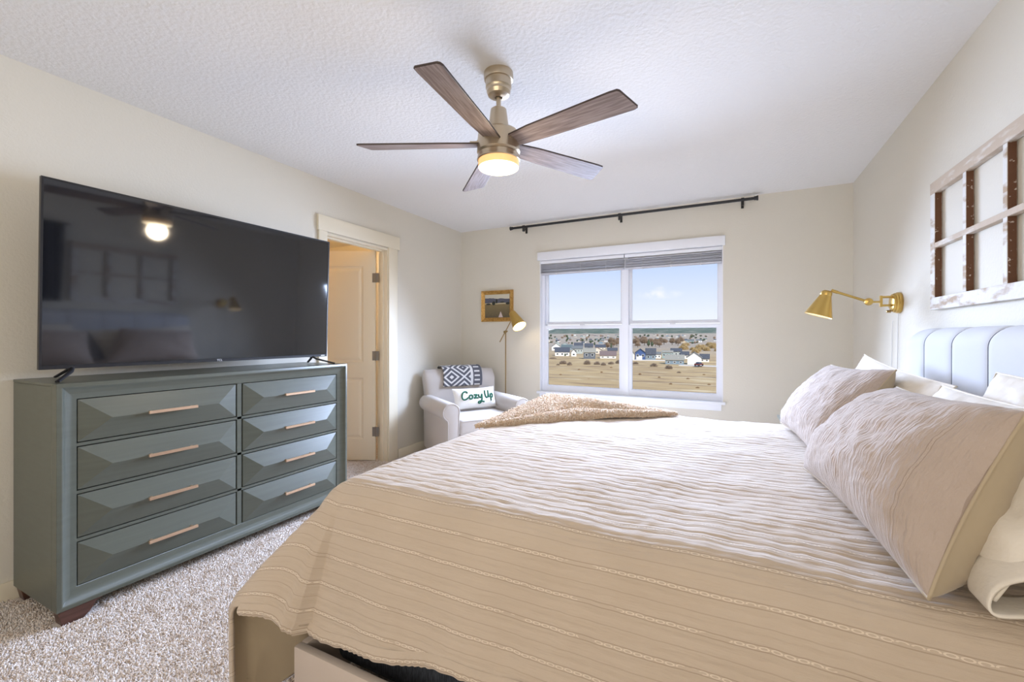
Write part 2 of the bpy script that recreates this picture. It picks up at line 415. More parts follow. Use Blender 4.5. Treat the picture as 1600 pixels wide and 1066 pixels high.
class MB:
    """collects vertices and faces for ONE mesh object"""

    def __init__(s):
        s.v, s.f, s.uv, s.mi = [], [], {}, {}

    def add(s, verts, faces, mi=0):
        o = len(s.v)
        s.v.extend([tuple(map(float, p)) for p in verts])
        for f in faces:
            if mi:
                s.mi[len(s.f)] = mi
            s.f.append(tuple(o + i for i in f))
        return s

    def box(s, x0, x1, y0, y1, z0, z1, mi=0, mat4=None):
        p = [(x, y, z) for x in (x0, x1) for y in (y0, y1) for z in (z0, z1)]
        if mat4 is not None:
            p = [tuple(mat4 @ Vector(q)) for q in p]
        return s.add(p, [(0, 1, 3, 2), (4, 6, 7, 5), (0, 4, 5, 1), (2, 3, 7, 6), (0, 2, 6, 4), (1, 5, 7, 3)], mi)

    def tube(s, pts, r, n=10, caps=True, flat=1.0):
        pts = [Vector(p) for p in pts]
        rs = r if isinstance(r, (list, tuple)) else [r] * len(pts)
        prev = None
        rings = []
        for i, p in enumerate(pts):
            d = (pts[min(i + 1, len(pts) - 1)] - pts[max(i - 1, 0)]).normalized()
            if prev is None:
                a = Vector((0, 0, 1)) if abs(d.z) < 0.9 else Vector((1, 0, 0))
                nrm = d.cross(a).normalized()
            else:
                nrm = (prev - d * prev.dot(d)).normalized()
            prev = nrm
            b = d.cross(nrm)
            rings.append([p + (nrm * math.cos(2 * math.pi * k / n) + b * math.sin(2 * math.pi * k / n) * flat) * rs[i] for k in range(n)])
        return s.loft(rings, caps=caps)

    def loft(s, rings, closed=True, caps=False):
        n = len(rings[0])
        v = [p for r_ in rings for p in r_]
        f = []
        for i in range(len(rings) - 1):
            for k in range(n if closed else n - 1):
                k2 = (k + 1) % n
                f.append((i * n + k, i * n + k2, (i + 1) * n + k2, (i + 1) * n + k))
        if caps:
            f.append(tuple(range(n))[::-1])
            f.append(tuple((len(rings) - 1) * n + k for k in range(n)))
        return s.add(v, f)

    def lathe(s, prof, center=(0, 0, 0), axis=(0, 0, 1), n=32, caps=False):
        """prof: (radius, height along axis)"""
        q = Vector((0, 0, 1)).rotation_difference(Vector(axis).normalized()).to_matrix()
        c = Vector(center)
        rings = [[c + q @ Vector((r * math.cos(2 * math.pi * k / n), r * math.sin(2 * math.pi * k / n), h)) for k in range(n)] for r, h in prof]
        return s.loft(rings, caps=caps)

    def grid(s, fn, nu, nv, uvfn=None, flip=False):
        o = len(s.v)
        fo = len(s.f)
        for j in range(nv):
            for i in range(nu):
                s.v.append(tuple(map(float, fn(i / (nu - 1), j / (nv - 1)))))
        for j in range(nv - 1):
            for i in range(nu - 1):
                a = o + j * nu + i
                q = (a, a + 1, a + nu + 1, a + nu)
                s.f.append(q[::-1] if flip else q)
        if uvfn:
            for j in range(nv):
                for i in range(nu):
                    s.uv[o + j * nu + i] = uvfn(i / (nu - 1), j / (nv - 1))
        return s


def mesh_from(name, verts, faces, mi=None, uv=None):
    me = bpy.data.meshes.new(name)
    me.from_pydata(verts, [], faces)
    if mi:
        for k, v in mi.items():
            me.polygons[k].material_index = v
    if uv:
        lay = me.uv_layers.new(name='UVMap')
        for lp in me.loops:
            lay.data[lp.index].uv = uv.get(lp.vertex_index, (0, 0))
    me.validate()
    me.update()
    return me


def obj(name, mb, material, parent=None, smooth=False, bevel=0.0, seg=2, world=True, normals=True, sub=0, autosmooth=None):
    me = mesh_from(name, mb.v, mb.f, mb.mi, mb.uv)
    ms = material if isinstance(material, (list, tuple)) else [material]
    for mm in ms:
        me.materials.append(M[mm] if isinstance(mm, str) else mm)
    if normals:
        bm = bmesh.new(); bm.from_mesh(me)
        bmesh.ops.recalc_face_normals(bm, faces=bm.faces)
        if bevel:
            bmesh.ops.bevel(bm, geom=[e for e in bm.edges if e.is_manifold and e.calc_face_angle(0) > 0.5], offset=bevel, segments=seg, profile=0.6, affect='EDGES', clamp_overlap=True)
        bm.to_mesh(me); bm.free()
    if parent is not None and world:
        me.transform(WM[parent.name].inverted())
    if smooth or bevel:
        for p in me.polygons:
            p.use_smooth = True
        if autosmooth or bevel:
            me.set_sharp_from_angle(angle=R(autosmooth or 35))
    o = bpy.data.objects.new(name, me)
    COL.objects.link(o)
    if parent is not None:
        o.parent = parent
        WM[o.name] = WM[parent.name]
    else:
        WM[o.name] = Matrix.Identity(4)
    if sub:
        md = o.modifiers.new('subdivide', 'SUBSURF'); md.levels = sub; md.render_levels = sub
    return o


def rebase(o, loc):
    """move a mesh thing's origin to its base"""
    o.data.transform(Matrix.Translation(-Vector(loc)))
    o.location = loc
    WM[o.name] = Matrix.Translation(loc)
    return o


def thing(name, label, cat, loc=(0, 0, 0), rz=0.0, group=None):
    o = bpy.data.objects.new(name, None)
    o.empty_display_size = 0.1
    o.location = loc
    o.rotation_euler = (0, 0, rz)
    COL.objects.link(o)
    WM[o.name] = Matrix.Translation(loc) @ Matrix.Rotation(rz, 4, 'Z')
    return tag(o, label, cat, group)


def tag(o, label, cat, group=None, kind=None):
    o['label'] = label
    o['category'] = cat
    if group:
        o['group'] = group
    if kind:
        o['kind'] = kind
    return o


def struct(o, label=None):
    o['kind'] = 'structure'
    if label:
        o['label'] = label
    return o


def lab(o, label):
    o['label'] = label
    return o


def box(*a):
    return MB().box(*a)


def copy_tree(o, parent=None):
    c = o.copy()
    COL.objects.link(c)
    if parent is not None:
        c.parent = parent
    for ch in list(o.children):
        copy_tree(ch, c)
    return c


def fbm(x, y, z=0.0, oct_=3):
    v, a = 0.0, 1.0
    for i in range(oct_):
        v += a * mnoise.noise((x, y, z))
        x, y, z, a = x * 2.03, y * 2.03, z * 2.03 + 3.1, a * 0.5
    return v


def sstep(a, b, x):
    t = min(1.0, max(0.0, (x - a) / (b - a)))
    return t * t * (3 - 2 * t)


def tuft_mesh(name, pts, nrms, length, width, material, lean=0.5, parent=None, seed=1):
    """many little bent yarn spikes as one mesh"""
    r = np.random.default_rng(seed)
    n = len(pts)
    P = np.asarray(pts, float); N = np.asarray(nrms, float)
    rand = r.normal(size=(n, 3))
    T = rand - (rand * N).sum(1, keepdims=True) * N
    T /= np.linalg.norm(T, axis=1, keepdims=True) + 1e-9
    B = np.cross(N, T)
    L = length * (0.7 + 0.6 * r.random((n, 1)))
    Wd = width * (0.7 + 0.6 * r.random((n, 1)))
    le = lean * r.random((n, 1))
    base = [P + Wd * (T * math.cos(k * 2.0944) + B * math.sin(k * 2.0944)) for k in range(3)]
    mid = [P + N * L * 0.6 + T * L * le * 0.35 + Wd * 0.95 * (T * math.cos(k * 2.0944 + .5) + B * math.sin(k * 2.0944 + .5)) for k in range(3)]
    tip = P + N * L + T * L * le
    V = np.stack(base + mid + [tip], 1).reshape(-1, 3)
    fq = []
    for k in range(3):
        k2 = (k + 1) % 3
        fq.append((k, k2, 3 + k2)); fq.append((k, 3 + k2, 3 + k)); fq.append((3 + k, 3 + k2, 6))
    Fm = (np.array(fq)[None] + (np.arange(n) * 7)[:, None, None]).reshape(-1, 3)
    me = bpy.data.meshes.new(name)
    me.vertices.add(len(V)); me.vertices.foreach_set('co', V.ravel())
    me.loops.add(Fm.size); me.loops.foreach_set('vertex_index', Fm.ravel().astype(np.int32))
    me.polygons.add(len(Fm)); me.polygons.foreach_set('loop_start', (np.arange(len(Fm)) * 3).astype(np.int32))
    me.update(calc_edges=True)
    me.validate()
    me.materials.append(M[material])
    if parent is not None:
        me.transform(WM[parent.name].inverted())
    o = bpy.data.objects.new(name, me)
    COL.objects.link(o)
    if parent is not None:
        o.parent = parent
    WM[o.name] = Matrix.Identity(4)
    return o


# ------------------------------------------------------------------ room shell
T = 0.16
struct(obj('floor', box(-5.4, XR + T, YF - T, 4.6, -0.12, 0.0), 'carpet'))
struct(obj('ceiling', box(-5.4, XR + T, YF - T, YB + T, ZC, ZC + 0.12), 'ceiling'))
DY0, DY1, DZ = 2.45, 3.165, 2.017            # closet doorway in the left wall
mb = MB().box(XL - 0.12, XL, YF - T, DY0, 0, ZC).box(XL - 0.12, XL, DY1, YB + T, 0, ZC).box(XL - 0.12, XL, DY0, DY1, DZ, ZC)
struct(obj('wall_left', mb, 'wall'))
WX0, WX1, WZ0, WZ1 = -1.868, -0.058, 0.585, 2.022   # window opening
mb = MB().box(XL - 0.12, WX0, YB, YB + T, 0, ZC).box(WX1, XR + T, YB, YB + T, 0, ZC).box(WX0, WX1, YB, YB + T, 0, WZ0).box(WX0, WX1, YB, YB + T, WZ1, ZC)
struct(obj('wall_back', mb, 'wall'))
struct(obj('wall_right', box(XR, XR + T, YF - T, YB + T, 0, ZC), 'wall'))
FX0, FX1, FZ0, FZ1 = -1.7, 0.5, 0.75, 2.15  # opening cut for the added window
mb = MB().box(XL - 0.12, FX0, YF - T, YF, 0, ZC).box(FX1, XR + T, YF - T, YF, 0, ZC).box(FX0, FX1, YF - T, YF, 0, FZ0).box(FX0, FX1, YF - T, YF, FZ1, ZC)
struct(obj('wall_front', mb, 'wall'))
struct(obj('wall_closet', MB().box(-5.4, XL - 0.12, 4.36, 4.5, 0, ZC).box(-5.4, XL - 0.12, 1.4, 1.5, 0, ZC).box(-5.4, -5.25, 1.4, 4.5, 0, ZC), 'wall'))
struct(obj('sun_block_eave', box(-2.2, 1.2, YF - 1.3, YF - T, 2.35, 2.45), 'white_trim'))     # unseen eave added to keep the sun out of the added window


def baseboard(name, x0, x1, y0, y1):
    mb = MB().box(x0, x1, y0, y1, 0, 0.085)
    struct(obj(name, mb, 'trim', bevel=0.004))


baseboard('baseboard_left', XL, XL + 0.014, YF, DY0 - 0.085)
baseboard('baseboard_left', XL, XL + 0.014, DY1 + 0.13, YB)
baseboard('baseboard_back', XL, XR, YB - 0.014, YB)
baseboard('baseboard_right', XR - 0.014, XR, YF, YB)

# door casing
mb = MB().box(XL, XL + 0.018, DY0 - 0.075, DY0 + 0.005, 0, DZ + 0.01).box(XL, XL + 0.018, DY1 - 0.005, DY1 + 0.115, 0, DZ + 0.01).box(XL, XL + 0.024, DY0 - 0.085, DY1 + 0.14, DZ + 0.008, DZ + 0.13)
struct(obj('trim_1', mb, 'trim', bevel=0.003))
mb = MB().box(XL - 0.12, XL + 0.004, DY1 - 0.016, DY1, 0, DZ - 0.016).box(XL - 0.12, XL + 0.004, DY0, DY0 + 0.016, 0, DZ - 0.016).box(XL - 0.12, XL + 0.004, DY0, DY1, DZ - 0.016, DZ)
mb.box(XL - 0.075, XL - 0.035, DY1 - 0.03, DY1 - 0.015, 0, DZ - 0.03).box(XL - 0.075, XL - 0.035, DY0 + 0.015, DY0 + 0.03, 0, DZ - 0.03).box(XL - 0.075, XL - 0.035, DY0, DY1, DZ - 0.03, DZ - 0.015)
struct(obj('trim_2', mb, 'trim', bevel=0.002))

# closet door leaf, opened into the closet
dr = thing('door_1', 'cream two-panel door standing open into the lit closet', 'door', (XL - 0.125, DY1 - 0.022, 0.012), R(206.6))
dr['kind'] = 'structure'
DW, DH, DT = 0.69, 1.985, 0.035
pz = ((0.20, 0.78), (0.93, 1.84))
px0, px1 = 0.115, DW - 0.115
mb = MB()


def panel_face(mb, yy, sgn):
    xs = [0, px0, px1, DW]
    zs = [0, pz[0][0], pz[0][1], pz[1][0], pz[1][1], DH]
    for i in range(3):
        for j in range(5):
            x0, x1, z0, z1 = xs[i], xs[i + 1], zs[j], zs[j + 1]
            if i == 1 and j in (1, 3):
                rings = []
                for ins, dep in ((0, 0), (0.006, 0.006), (0.020, 0.009), (0.034, 0.004), (0.046, 0.002)):
                    rings.append([(x0 + ins, yy - sgn * dep, z0 + ins), (x1 - ins, yy - sgn * dep, z0 + ins), (x1 - ins, yy - sgn * dep, z1 - ins), (x0 + ins, yy - sgn * dep, z1 - ins)])
                mb.loft(rings)
                mb.add(rings[-1], [(0, 1, 2, 3)])
            else:
                mb.add([(x0, yy, z0), (x1, yy, z0), (x1, yy, z1), (x0, yy, z1)], [(0, 1, 2, 3)])


panel_face(mb, DT, 1)
panel_face(mb, 0, -1)
mb.add([(0, 0, 0), (0, DT, 0), (0, DT, DH), (0, 0, DH)], [(0, 1, 2, 3)]).add([(DW, 0, 0), (DW, DT, 0), (DW, DT, DH), (DW, 0, DH)], [(0, 1, 2, 3)])
mb.add([(0, 0, DH), (DW, 0, DH), (DW, DT, DH), (0, DT, DH)], [(0, 1, 2, 3)]).add([(0, 0, 0), (DW, 0, 0), (DW, DT, 0), (0, DT, 0)], [(0, 1, 2, 3)])
leaf = obj('door_leaf', mb, 'trim', dr, world=False)
for hz in (0.27, 0.99, 1.73):
    mb = MB().tube([(-0.006, DT + 0.006, hz - 0.045), (-0.006, DT + 0.006, hz + 0.045)], 0.007, 10)
    mb.box(0.0, 0.028, DT, DT + 0.003, hz - 0.044, hz + 0.044).box(-0.036, -0.006, DT + 0.002, DT + 0.005, hz - 0.044, hz + 0.044)
    h = obj('hinge', mb, 'hinge', dr, world=False)
lab(h, 'pewter door hinge')
kn = MB().lathe([(0.0, 0.0), (0.026, 0.0), (0.026, 0.006), (0.010, 0.01), (0.010, 0.04), (0.024, 0.046), (0.028, 0.06), (0.018, 0.072), (0, 0.074)], (DW - 0.06, DT, 0.95), (0, 1, 0), 20)
obj('door_knob', kn, 'hinge', dr, world=False, smooth=True)

# ------------------------------------------------------------------ window in the back wall
wn = thing('window_1', 'white double single-hung window looking over dry fields and houses', 'window', ((WX0 + WX1) / 2, YB, WZ0))
wn['kind'] = 'structure'
struct_ = wn
y0f, y1f = YB + 0.055, YB + 0.135
cxm = -0.951
mb = MB()
mb.box(WX0, WX0 + 0.035, y0f, y1f, WZ0 + 0.038, WZ1 - 0.04).box(WX1 - 0.035 + 0.012, WX1, y0f, y1f, WZ0 + 0.038, WZ1 - 0.04)
mb.box(WX0, WX1, y0f, y1f, WZ1 - 0.04, WZ1).box(WX0, WX1, y0f, y1f, WZ0, WZ0 + 0.038).box(cxm - 0.032, cxm + 0.032, y0f - 0.012, y1f, WZ0, WZ1)
obj('window_frame', mb, 'vinyl', wn)
for sx0, sx1 in ((WX0 + 0.03, cxm - 0.03), (cxm + 0.03, WX1 - 0.02)):
    # lower sash nearer the room, upper sash behind it
    for z0, z1, ya, st_ in ((WZ0 + 0.03, 1.305, YB + 0.060, 0.036), (1.318, WZ1 - 0.03, YB + 0.095, 0.028)):
        mb = MB()
        rings = []
        for ins, yy in ((0, ya + 0.03), (0, ya + 0.002), (0.002, ya), (st_ - 0.008, ya), (st_ - 0.006, ya + 0.004), (st_, ya + 0.008), (st_, ya + 0.03), (0, ya + 0.03)):
            rings.append([(sx0 + ins, yy, z0 + ins), (sx1 - ins, yy, z0 + ins), (sx1 - ins, yy, z1 - ins), (sx0 + ins, yy, z1 - ins)])
        mb.loft(rings)
        if z0 < 1:
            cx_ = (sx0 + sx1) / 2
            mb.box(cx_ - 0.025, cx_ + 0.025, ya + 0.006, ya + 0.024, z1, z1 + 0.012)
        sh = obj('sash', mb, 'vinyl', wn)
        obj('pane', box(sx0 + st_ * .9, sx1 - st_ * .9, ya + 0.013, ya + 0.017, z0 + st_ * .9, z1 - st_ * .9), 'glass', sh)
# returns, head board, stool and apron
mb = MB().box(WX0 - 0.002, WX0 + 0.006, YB - 0.001, y0f, WZ0, WZ1).box(WX1 - 0.006, WX1 + 0.002, YB - 0.001, y0f, WZ0, WZ1).box(WX0, WX1, YB - 0.001, y0f, WZ1 - 0.006, WZ1)
obj('jamb', mb, 'white_trim', wn)
obj('head_casing', box(WX0 - 0.025, WX1 + 0.02, YB - 0.02, YB, WZ1 - 0.004, WZ1 + 0.085), 'white_trim', wn, bevel=0.003)
obj('stool', box(WX0 - 0.028, WX1 + 0.022, YB - 0.035, y0f + 0.02, WZ0 - 0.022, WZ0 + 0.002), 'white_trim', wn, bevel=0.004)
obj('apron', box(WX0, WX1 - 0.012, YB - 0.016, YB, WZ0 - 0.08, WZ0 - 0.022), 'white_trim', wn, bevel=0.003)

# unseen window added behind the camera to go with the rear fill light
w2 = thing('added_window', 'plain white window added unseen behind the viewpoint for the fill light', 'window', (-0.6, YF, FZ0))
w2['kind'] = 'structure'
mb = MB()
for x in (FX0, -0.62, FX1 - 0.04):
    mb.box(x, x + 0.04, YF - 0.1, YF - 0.04, FZ0 + 0.04, FZ1 - 0.04)
mb.box(FX0, FX1, YF - 0.1, YF - 0.04, FZ0, FZ0 + 0.04).box(FX0, FX1, YF - 0.1, YF - 0.04, FZ1 - 0.04, FZ1)
obj('window_frame', mb, 'vinyl', w2)
obj('pane', box(FX0 + .03, FX1 - .03, YF - 0.075, YF - 0.07, FZ0 + .03, FZ1 - .03), 'glass', w2)

# raised blinds
for (bx0, bx1, zt, label) in ((WX0 + 0.008, cxm - 0.004, 2.012, 'raised grey slat blind in the left half of the window'), (cxm + 0.004, WX1 - 0.008, 2.012, 'raised grey slat blind in the right half of the window')):
    left = bx0 < -1.5
    bl = thing('window_blind', label, 'blind', ((bx0 + bx1) / 2, YB + 0.025, 1.86), group='window blinds')
    obj('headrail', box(bx0, bx1, YB + 0.003, YB + 0.05, zt - 0.032, zt), 'white_trim', bl, bevel=0.002)
    mb = MB()
    n = 13
    for k in range(n):
        sag = 0.0
        zz = 1.884 + (k * 0.0068 if not left or k > 3 else k * 0.0125 - 0.0) + (0.02 if left and k > 3 else 0)
        if left and k > 9:
            continue
        tl = R(random.uniform(-5, 5))
        mt = Matrix.Translation(((bx0 + bx1) / 2, YB + 0.026, zz)) @ Matrix.Rotation(tl, 4, 'X') @ Matrix.Rotation(R(0.12 * (k if left else -k) * 0.3), 4, 'Y')
        hw = (bx1 - bx0) / 2 - 0.004
        mb.box(-hw, hw, -0.024, 0.024, -0.0014, 0.0014, 0, mt)
    obj('slats', mb, 'blind', bl)
    obj('bottom_rail', box(bx0 + 0.003, bx1 - 0.003, YB + 0.002, YB + 0.05, 1.862, 1.879), 'blind', bl, bevel=0.003)
    for f in (0.2, 0.5, 0.8):
        xx = bx0 + (bx1 - bx0) * f
        mb = MB().tube([(xx, YB + 0.0005, zt - 0.03), (xx, YB + 0.0, 1.865)], 0.0012, 6).tube([(xx, YB + 0.004, 1.861), (xx, YB + 0.004, 1.853)], 0.005, 8)
        obj('ladder_cord', mb, 'cord', bl)

# curtain rod
ro = thing('curtain_rod', 'long black curtain rod with no curtain above the window', 'curtain rod', (-0.98, 4.34, 2.392))
obj('rod', MB().tube([(-2.165, 4.34, 2.391), (0.19, 4.34, 2.391)], 0.0125, 14), 'black_metal', ro, smooth=True, autosmooth=40)
for x, s in ((-2.165, -1), (0.19, 1)):
    obj('finial', MB().lathe([(0.0125, -0.004), (0.017, 0.0), (0.017, 0.012), (0.0215, 0.024), (0.0215, 0.03), (0, 0.031)], (x, 4.34, 2.391), (s, 0, 0), 18), 'black_metal', ro, smooth=True, autosmooth=40)
for x in (-2.03, -0.98, 0.10):
    mb = MB().tube([(x, 4.34, 2.376), (x, YB - 0.004, 2.376)], 0.008, 10).box(x - 0.011, x + 0.011, YB - 0.008, YB, 2.335, 2.40).box(x - 0.011, x + 0.011, 4.328, 4.352, 2.342, 2.381)
    mb.lathe([(0.014, -0.012), (0.018, -0.012), (0.018, 0.012), (0.014, 0.012)], (x, 4.34, 2.391), (1, 0, 0), 16)
    obj('bracket', mb, 'black_metal', ro)

# ------------------------------------------------------------------ ceiling fan
FXc, FYc = -0.987, 1.828
fan = thing('ceiling_fan', 'five-blade ceiling fan with greywashed blades and a lit champagne hub', 'ceiling fan', (FXc, FYc, ZC))
c0 = (FXc, FYc, 0)
obj('canopy', MB().lathe([(0.0, ZC), (0.070, ZC), (0.071, ZC - 0.022), (0.068, ZC - 0.034), (0.062, ZC - 0.036), (0.062, ZC - 0.070), (0.059, ZC - 0.074), (0.056, ZC - 0.086), (0.057, ZC - 0.090), (0.050, ZC - 0.106), (0.034, ZC - 0.115), (0.018, ZC - 0.117), (0.016, ZC - 0.105), (0, ZC - 0.105)], c0, n=40), 'nickel', fan, smooth=True, autosmooth=30)
obj('downrod', MB().tube([(FXc, FYc, ZC - 0.11), (FXc, FYc, 2.255)], 0.0115, 16), 'nickel', fan, smooth=True, autosmooth=40)
obj('motor_housing', MB().lathe([(0.0115, 2.272), (0.030, 2.272), (0.038, 2.266), (0.050, 2.176), (0.060, 2.168), (0.092, 2.158), (0.098, 2.150), (0.101, 2.105), (0.103, 2.062), (0.098, 2.055), (0.094, 2.052), (0.099, 2.050), (0.101, 2.030), (0.0, 2.03)], c0, n=48), 'nickel', fan, smooth=True, autosmooth=30)
lk = obj('light_kit', MB().lathe([(0.100, 2.034), (0.102, 2.030), (0.102, 2.024), (0.099, 2.021), (0.094, 2.022), (0.094, 2.03)], c0, n=48), 'nickel', fan, smooth=True, autosmooth=30)
ln_ = obj('lens', MB().lathe([(0.0955, 1.990), (0.092, 1.986), (0.070, 1.981), (0.035, 1.979), (0.0, 1.978)], c0, n=40), 'fan_light', lk, smooth=True)
dr_ = obj('drum', MB().lathe([(0.0955, 2.026), (0.0965, 2.020), (0.0965, 1.994), (0.0955, 1.990)], c0, n=40), 'fan_drum', lk, smooth=True, autosmooth=60)
lab(ln_, 'glowing opal light lens')


def blade_mesh():
    # outline in the blade plane: x outwards, y across
    out = [(0.085, -0.042), (0.20, -0.054), (0.60, -0.066), (0.632, -0.064), (0.640, -0.055), (0.668, 0.052), (0.664, 0.062), (0.652, 0.067), (0.25, 0.056), (0.085, 0.046)]
    ca, sa = math.cos(R(-13)), math.sin(R(-13))

    def P(x, y, z):
        f = sstep(0.08, 0.2, x)
        return (x, y * ca - z * sa, y * sa + z * ca)
    mb = MB()
    n = len(out)
    cx_, cy_ = 0.37, 0.0
    ins = [(cx_ + (x - cx_) * 0.992, y * 0.955) for x, y in out]
    lo = [P(x, y, -0.0035) for x, y in ins]
    e1 = [P(x, y, -0.002) for x, y in out]
    e2 = [P(x, y, 0.0035) for x, y in out]
    mb.add(lo, [tuple(range(n))[::-1]], 0)
    mb.add(e2, [tuple(range(n))], 0)
    o = len(mb.v)
    mb.add(lo + e1 + e2, [], 1)
    for a in (0, n):
        for k in range(n):
            k2 = (k + 1) % n
            mb.mi[len(mb.f)] = 1
            mb.f.append((o + a + k, o + a + k2, o + a + n + k2, o + a + n + k))
    return mb


for k in range(5):
    bl = obj('blade', blade_mesh(), ['blade', 'blade_edge'], fan, world=False)
    bl.location = (0, 0, 2.100 - ZC)
    bl.rotation_euler = (0, 0, R(-11.6 + 72 * k))
    am = obj('blade_arm', MB().box(0.05, 0.135, -0.022, 0.022, 0.004, 0.010).box(0.05, 0.10, -0.03, 0.03, -0.006, 0.012), 'nickel', bl, world=False)

# ------------------------------------------------------------------ dresser
DX0, DX1, DYa, DYb, DZ0, DZ1 = -2.885, -2.43, 0.747, 2.238, 0.062, 0.992
ds = thing('dresser', 'sage green eight-drawer dresser with faceted fronts under the television', 'dresser', ((DX0 + DX1) / 2, (DYa + DYb) / 2, 0))
iy0, iy1, iz0, iz1 = DYa + 0.069, DYb - 0.069, 0.135, 0.922
mb = MB().box(DX0, DX1 - 0.045, DYa, DYa + 0.02, DZ0, DZ1 - 0.012).box(DX0, DX1 - 0.045, DYb - 0.02, DYb, DZ0, DZ1 - 0.012).box(DX0, DX1 - 0.03, DYa - 0.001, DYb + 0.001, DZ1 - 0.012, DZ1)
mb.box(DX0, DX1 - 0.05, DYa + .02, DYb - .02, DZ0, DZ0 + 0.02).box(DX0, DX0 + 0.01, DYa + .02, DYb - .02, DZ0, DZ1 - .012)
obj('carcass', mb, 'dresser', ds, bevel=0.0015, seg=1)
# picture-frame front moulding with a scooped inner bevel
rings = []
for ins, dx in ((0.0, -0.045), (0.0, 0.0), (0.014, 0.004), (0.019, 0.002), (0.024, -0.006), (0.034, -0.013), (0.046, -0.019), (0.058, -0.022), (0.069, -0.024), (0.069, -0.050)):
    a0, a1, b0, b1 = DYa + ins, DYb - ins, DZ0 + ins * 1.06, DZ1 - ins
    rings.append([(DX1 + dx, a0, b0), (DX1 + dx, a1, b0), (DX1 + dx, a1, b1), (DX1 + dx, a0, b1)])
obj('front_frame', MB().loft(rings), 'dresser', ds, bevel=0.001, seg=1)
mid0, mid1 = 1.479, 1.511
obj('dark_backing', box(DX1 - 0.06, DX1 - 0.05, iy0, iy1, iz0, iz1), 'dark', ds)
mb = MB().box(DX1 - 0.05, DX1 - 0.026, mid0 + .004, mid1 - .004, iz0, iz1)
rowh = (iz1 - iz0 - 3 * 0.017) / 4
for k in range(3):
    zz = iz0 + (k + 1) * rowh + k * 0.017
    mb.box(DX1 - 0.05, DX1 - 0.026, iy0, iy1, zz + .002, zz + 0.015)
obj('divider', mb, 'dresser', ds)
for (ya, yb) in ((iy0, mid0), (mid1, iy1)):
    for k in range(4):
        z0 = iz0 + k * (rowh + 0.017) + 0.003
        z1 = z0 + rowh - 0.006
        a, b = ya + 0.004, yb - 0.004
        xf = DX1 - 0.026
        zm = (z0 + z1) / 2
        mb = MB()
        ap = 0.105
        V = [(xf, a, z0), (xf, b, z0), (xf, b, z1), (xf, a, z1), (xf + 0.030, a + ap, zm), (xf + 0.030, b - ap, zm), (xf - 0.02, a, z0), (xf - 0.02, b, z0), (xf - 0.02, b, z1), (xf - 0.02, a, z1)]
        mb.add(V, [(0, 1, 5, 4), (1, 2, 5), (2, 3, 4, 5), (3, 0, 4), (0, 6, 7, 1), (1, 7, 8, 2), (2, 8, 9, 3), (3, 9, 6, 0)])
        d = obj('drawer', mb, 'dresser', ds)
        yc = (a + b) / 2 + 0.005
        hb = MB().box(xf + 0.046, xf + 0.058, yc - 0.103, yc + 0.103, zm - 0.004, zm + 0.010)
        for yy in (yc - 0.085, yc + 0.085):
            hb.box(xf + 0.025, xf + 0.050, yy - 0.005, yy + 0.005, zm - 0.002, zm + 0.008)
        h = obj('handle', hb, 'rosegold', d, bevel=0.0012, seg=1)
        lab(h, 'champagne bar handle')
# bracket feet
for fy, s in ((DYa + 0.006, 1), (DYb - 0.006, -1)):
    for fx, sx in ((DX1 - 0.006, -1), (DX0 + 0.006, 1)):
        mb = MB()
        L, dth = 0.155, 0.055
        if sx > 0:
            L = 0.06
        prof = [(0.012, 0), (L * 0.52, 0), (L * 0.66, 0.02), (L * 0.78, 0.05), (L, DZ0), (0, DZ0)]
        r1 = [(fx, fy + s * y, z) for y, z in prof]
        r2 = [(fx + sx * dth, fy + s * y, z) for y, z in prof]
        mb.loft([r1, r2], caps=True)
        prof2 = [(0.012, 0), (0.035, 0), (0.05, 0.03), (0.062, DZ0), (0, DZ0)]
        f_ = obj('foot', mb, 'wood_dark', ds, bevel=0.002, seg=1)
lab(f_, 'dark walnut bracket foot')

# ------------------------------------------------------------------ television
TX = -2.62
tv = thing('television', 'large flat black television with its screen off on the green dresser', 'television', (TX - 0.03, 1.485, DZ1 + 0.003))
ty0, ty1, tz0, tz1 = 0.754, 2.216, 1.043, 1.868
mb = MB().box(TX - 0.022, TX - 0.004, ty0, ty1, tz0, tz1)
rr = [[(TX - 0.022, ty0 + .0, tz0), (TX - 0.022, ty1, tz0), (TX - 0.022, ty1, tz0 + .45), (TX - 0.022, ty0, tz0 + .45)],
      [(TX - 0.065, ty0 + .25, tz0 + .03), (TX - 0.065, ty1 - .25, tz0 + .03), (TX - 0.065, ty1 - .25, tz0 + .35), (TX - 0.065, ty0 + .25, tz0 + .35)]]
mb.loft(rr, caps=True)
obj('cabinet', mb, 'black_plastic', tv, bevel=0.002)
rings = []
for ins, dx in ((0, -0.004), (0, 0.0), (0.008, 0.0), (0.009, -0.003)):
    rings.append([(TX + dx, ty0 + ins, tz0 + ins * 1.9), (TX + dx, ty1 - ins, tz0 + ins * 1.9), (TX + dx, ty1 - ins, tz1 - ins), (TX + dx, ty0 + ins, tz1 - ins)])
obj('bezel', MB().loft(rings), 'black_plastic', tv)
obj('screen', MB().add([(TX - 0.003, ty0 + .009, tz0 + .016), (TX - 0.003, ty1 - .009, tz0 + .016), (TX - 0.003, ty1 - .009, tz1 - .009), (TX - 0.003, ty0 + .009, tz1 - .009)], [(0, 1, 2, 3)]), 'screen', tv)
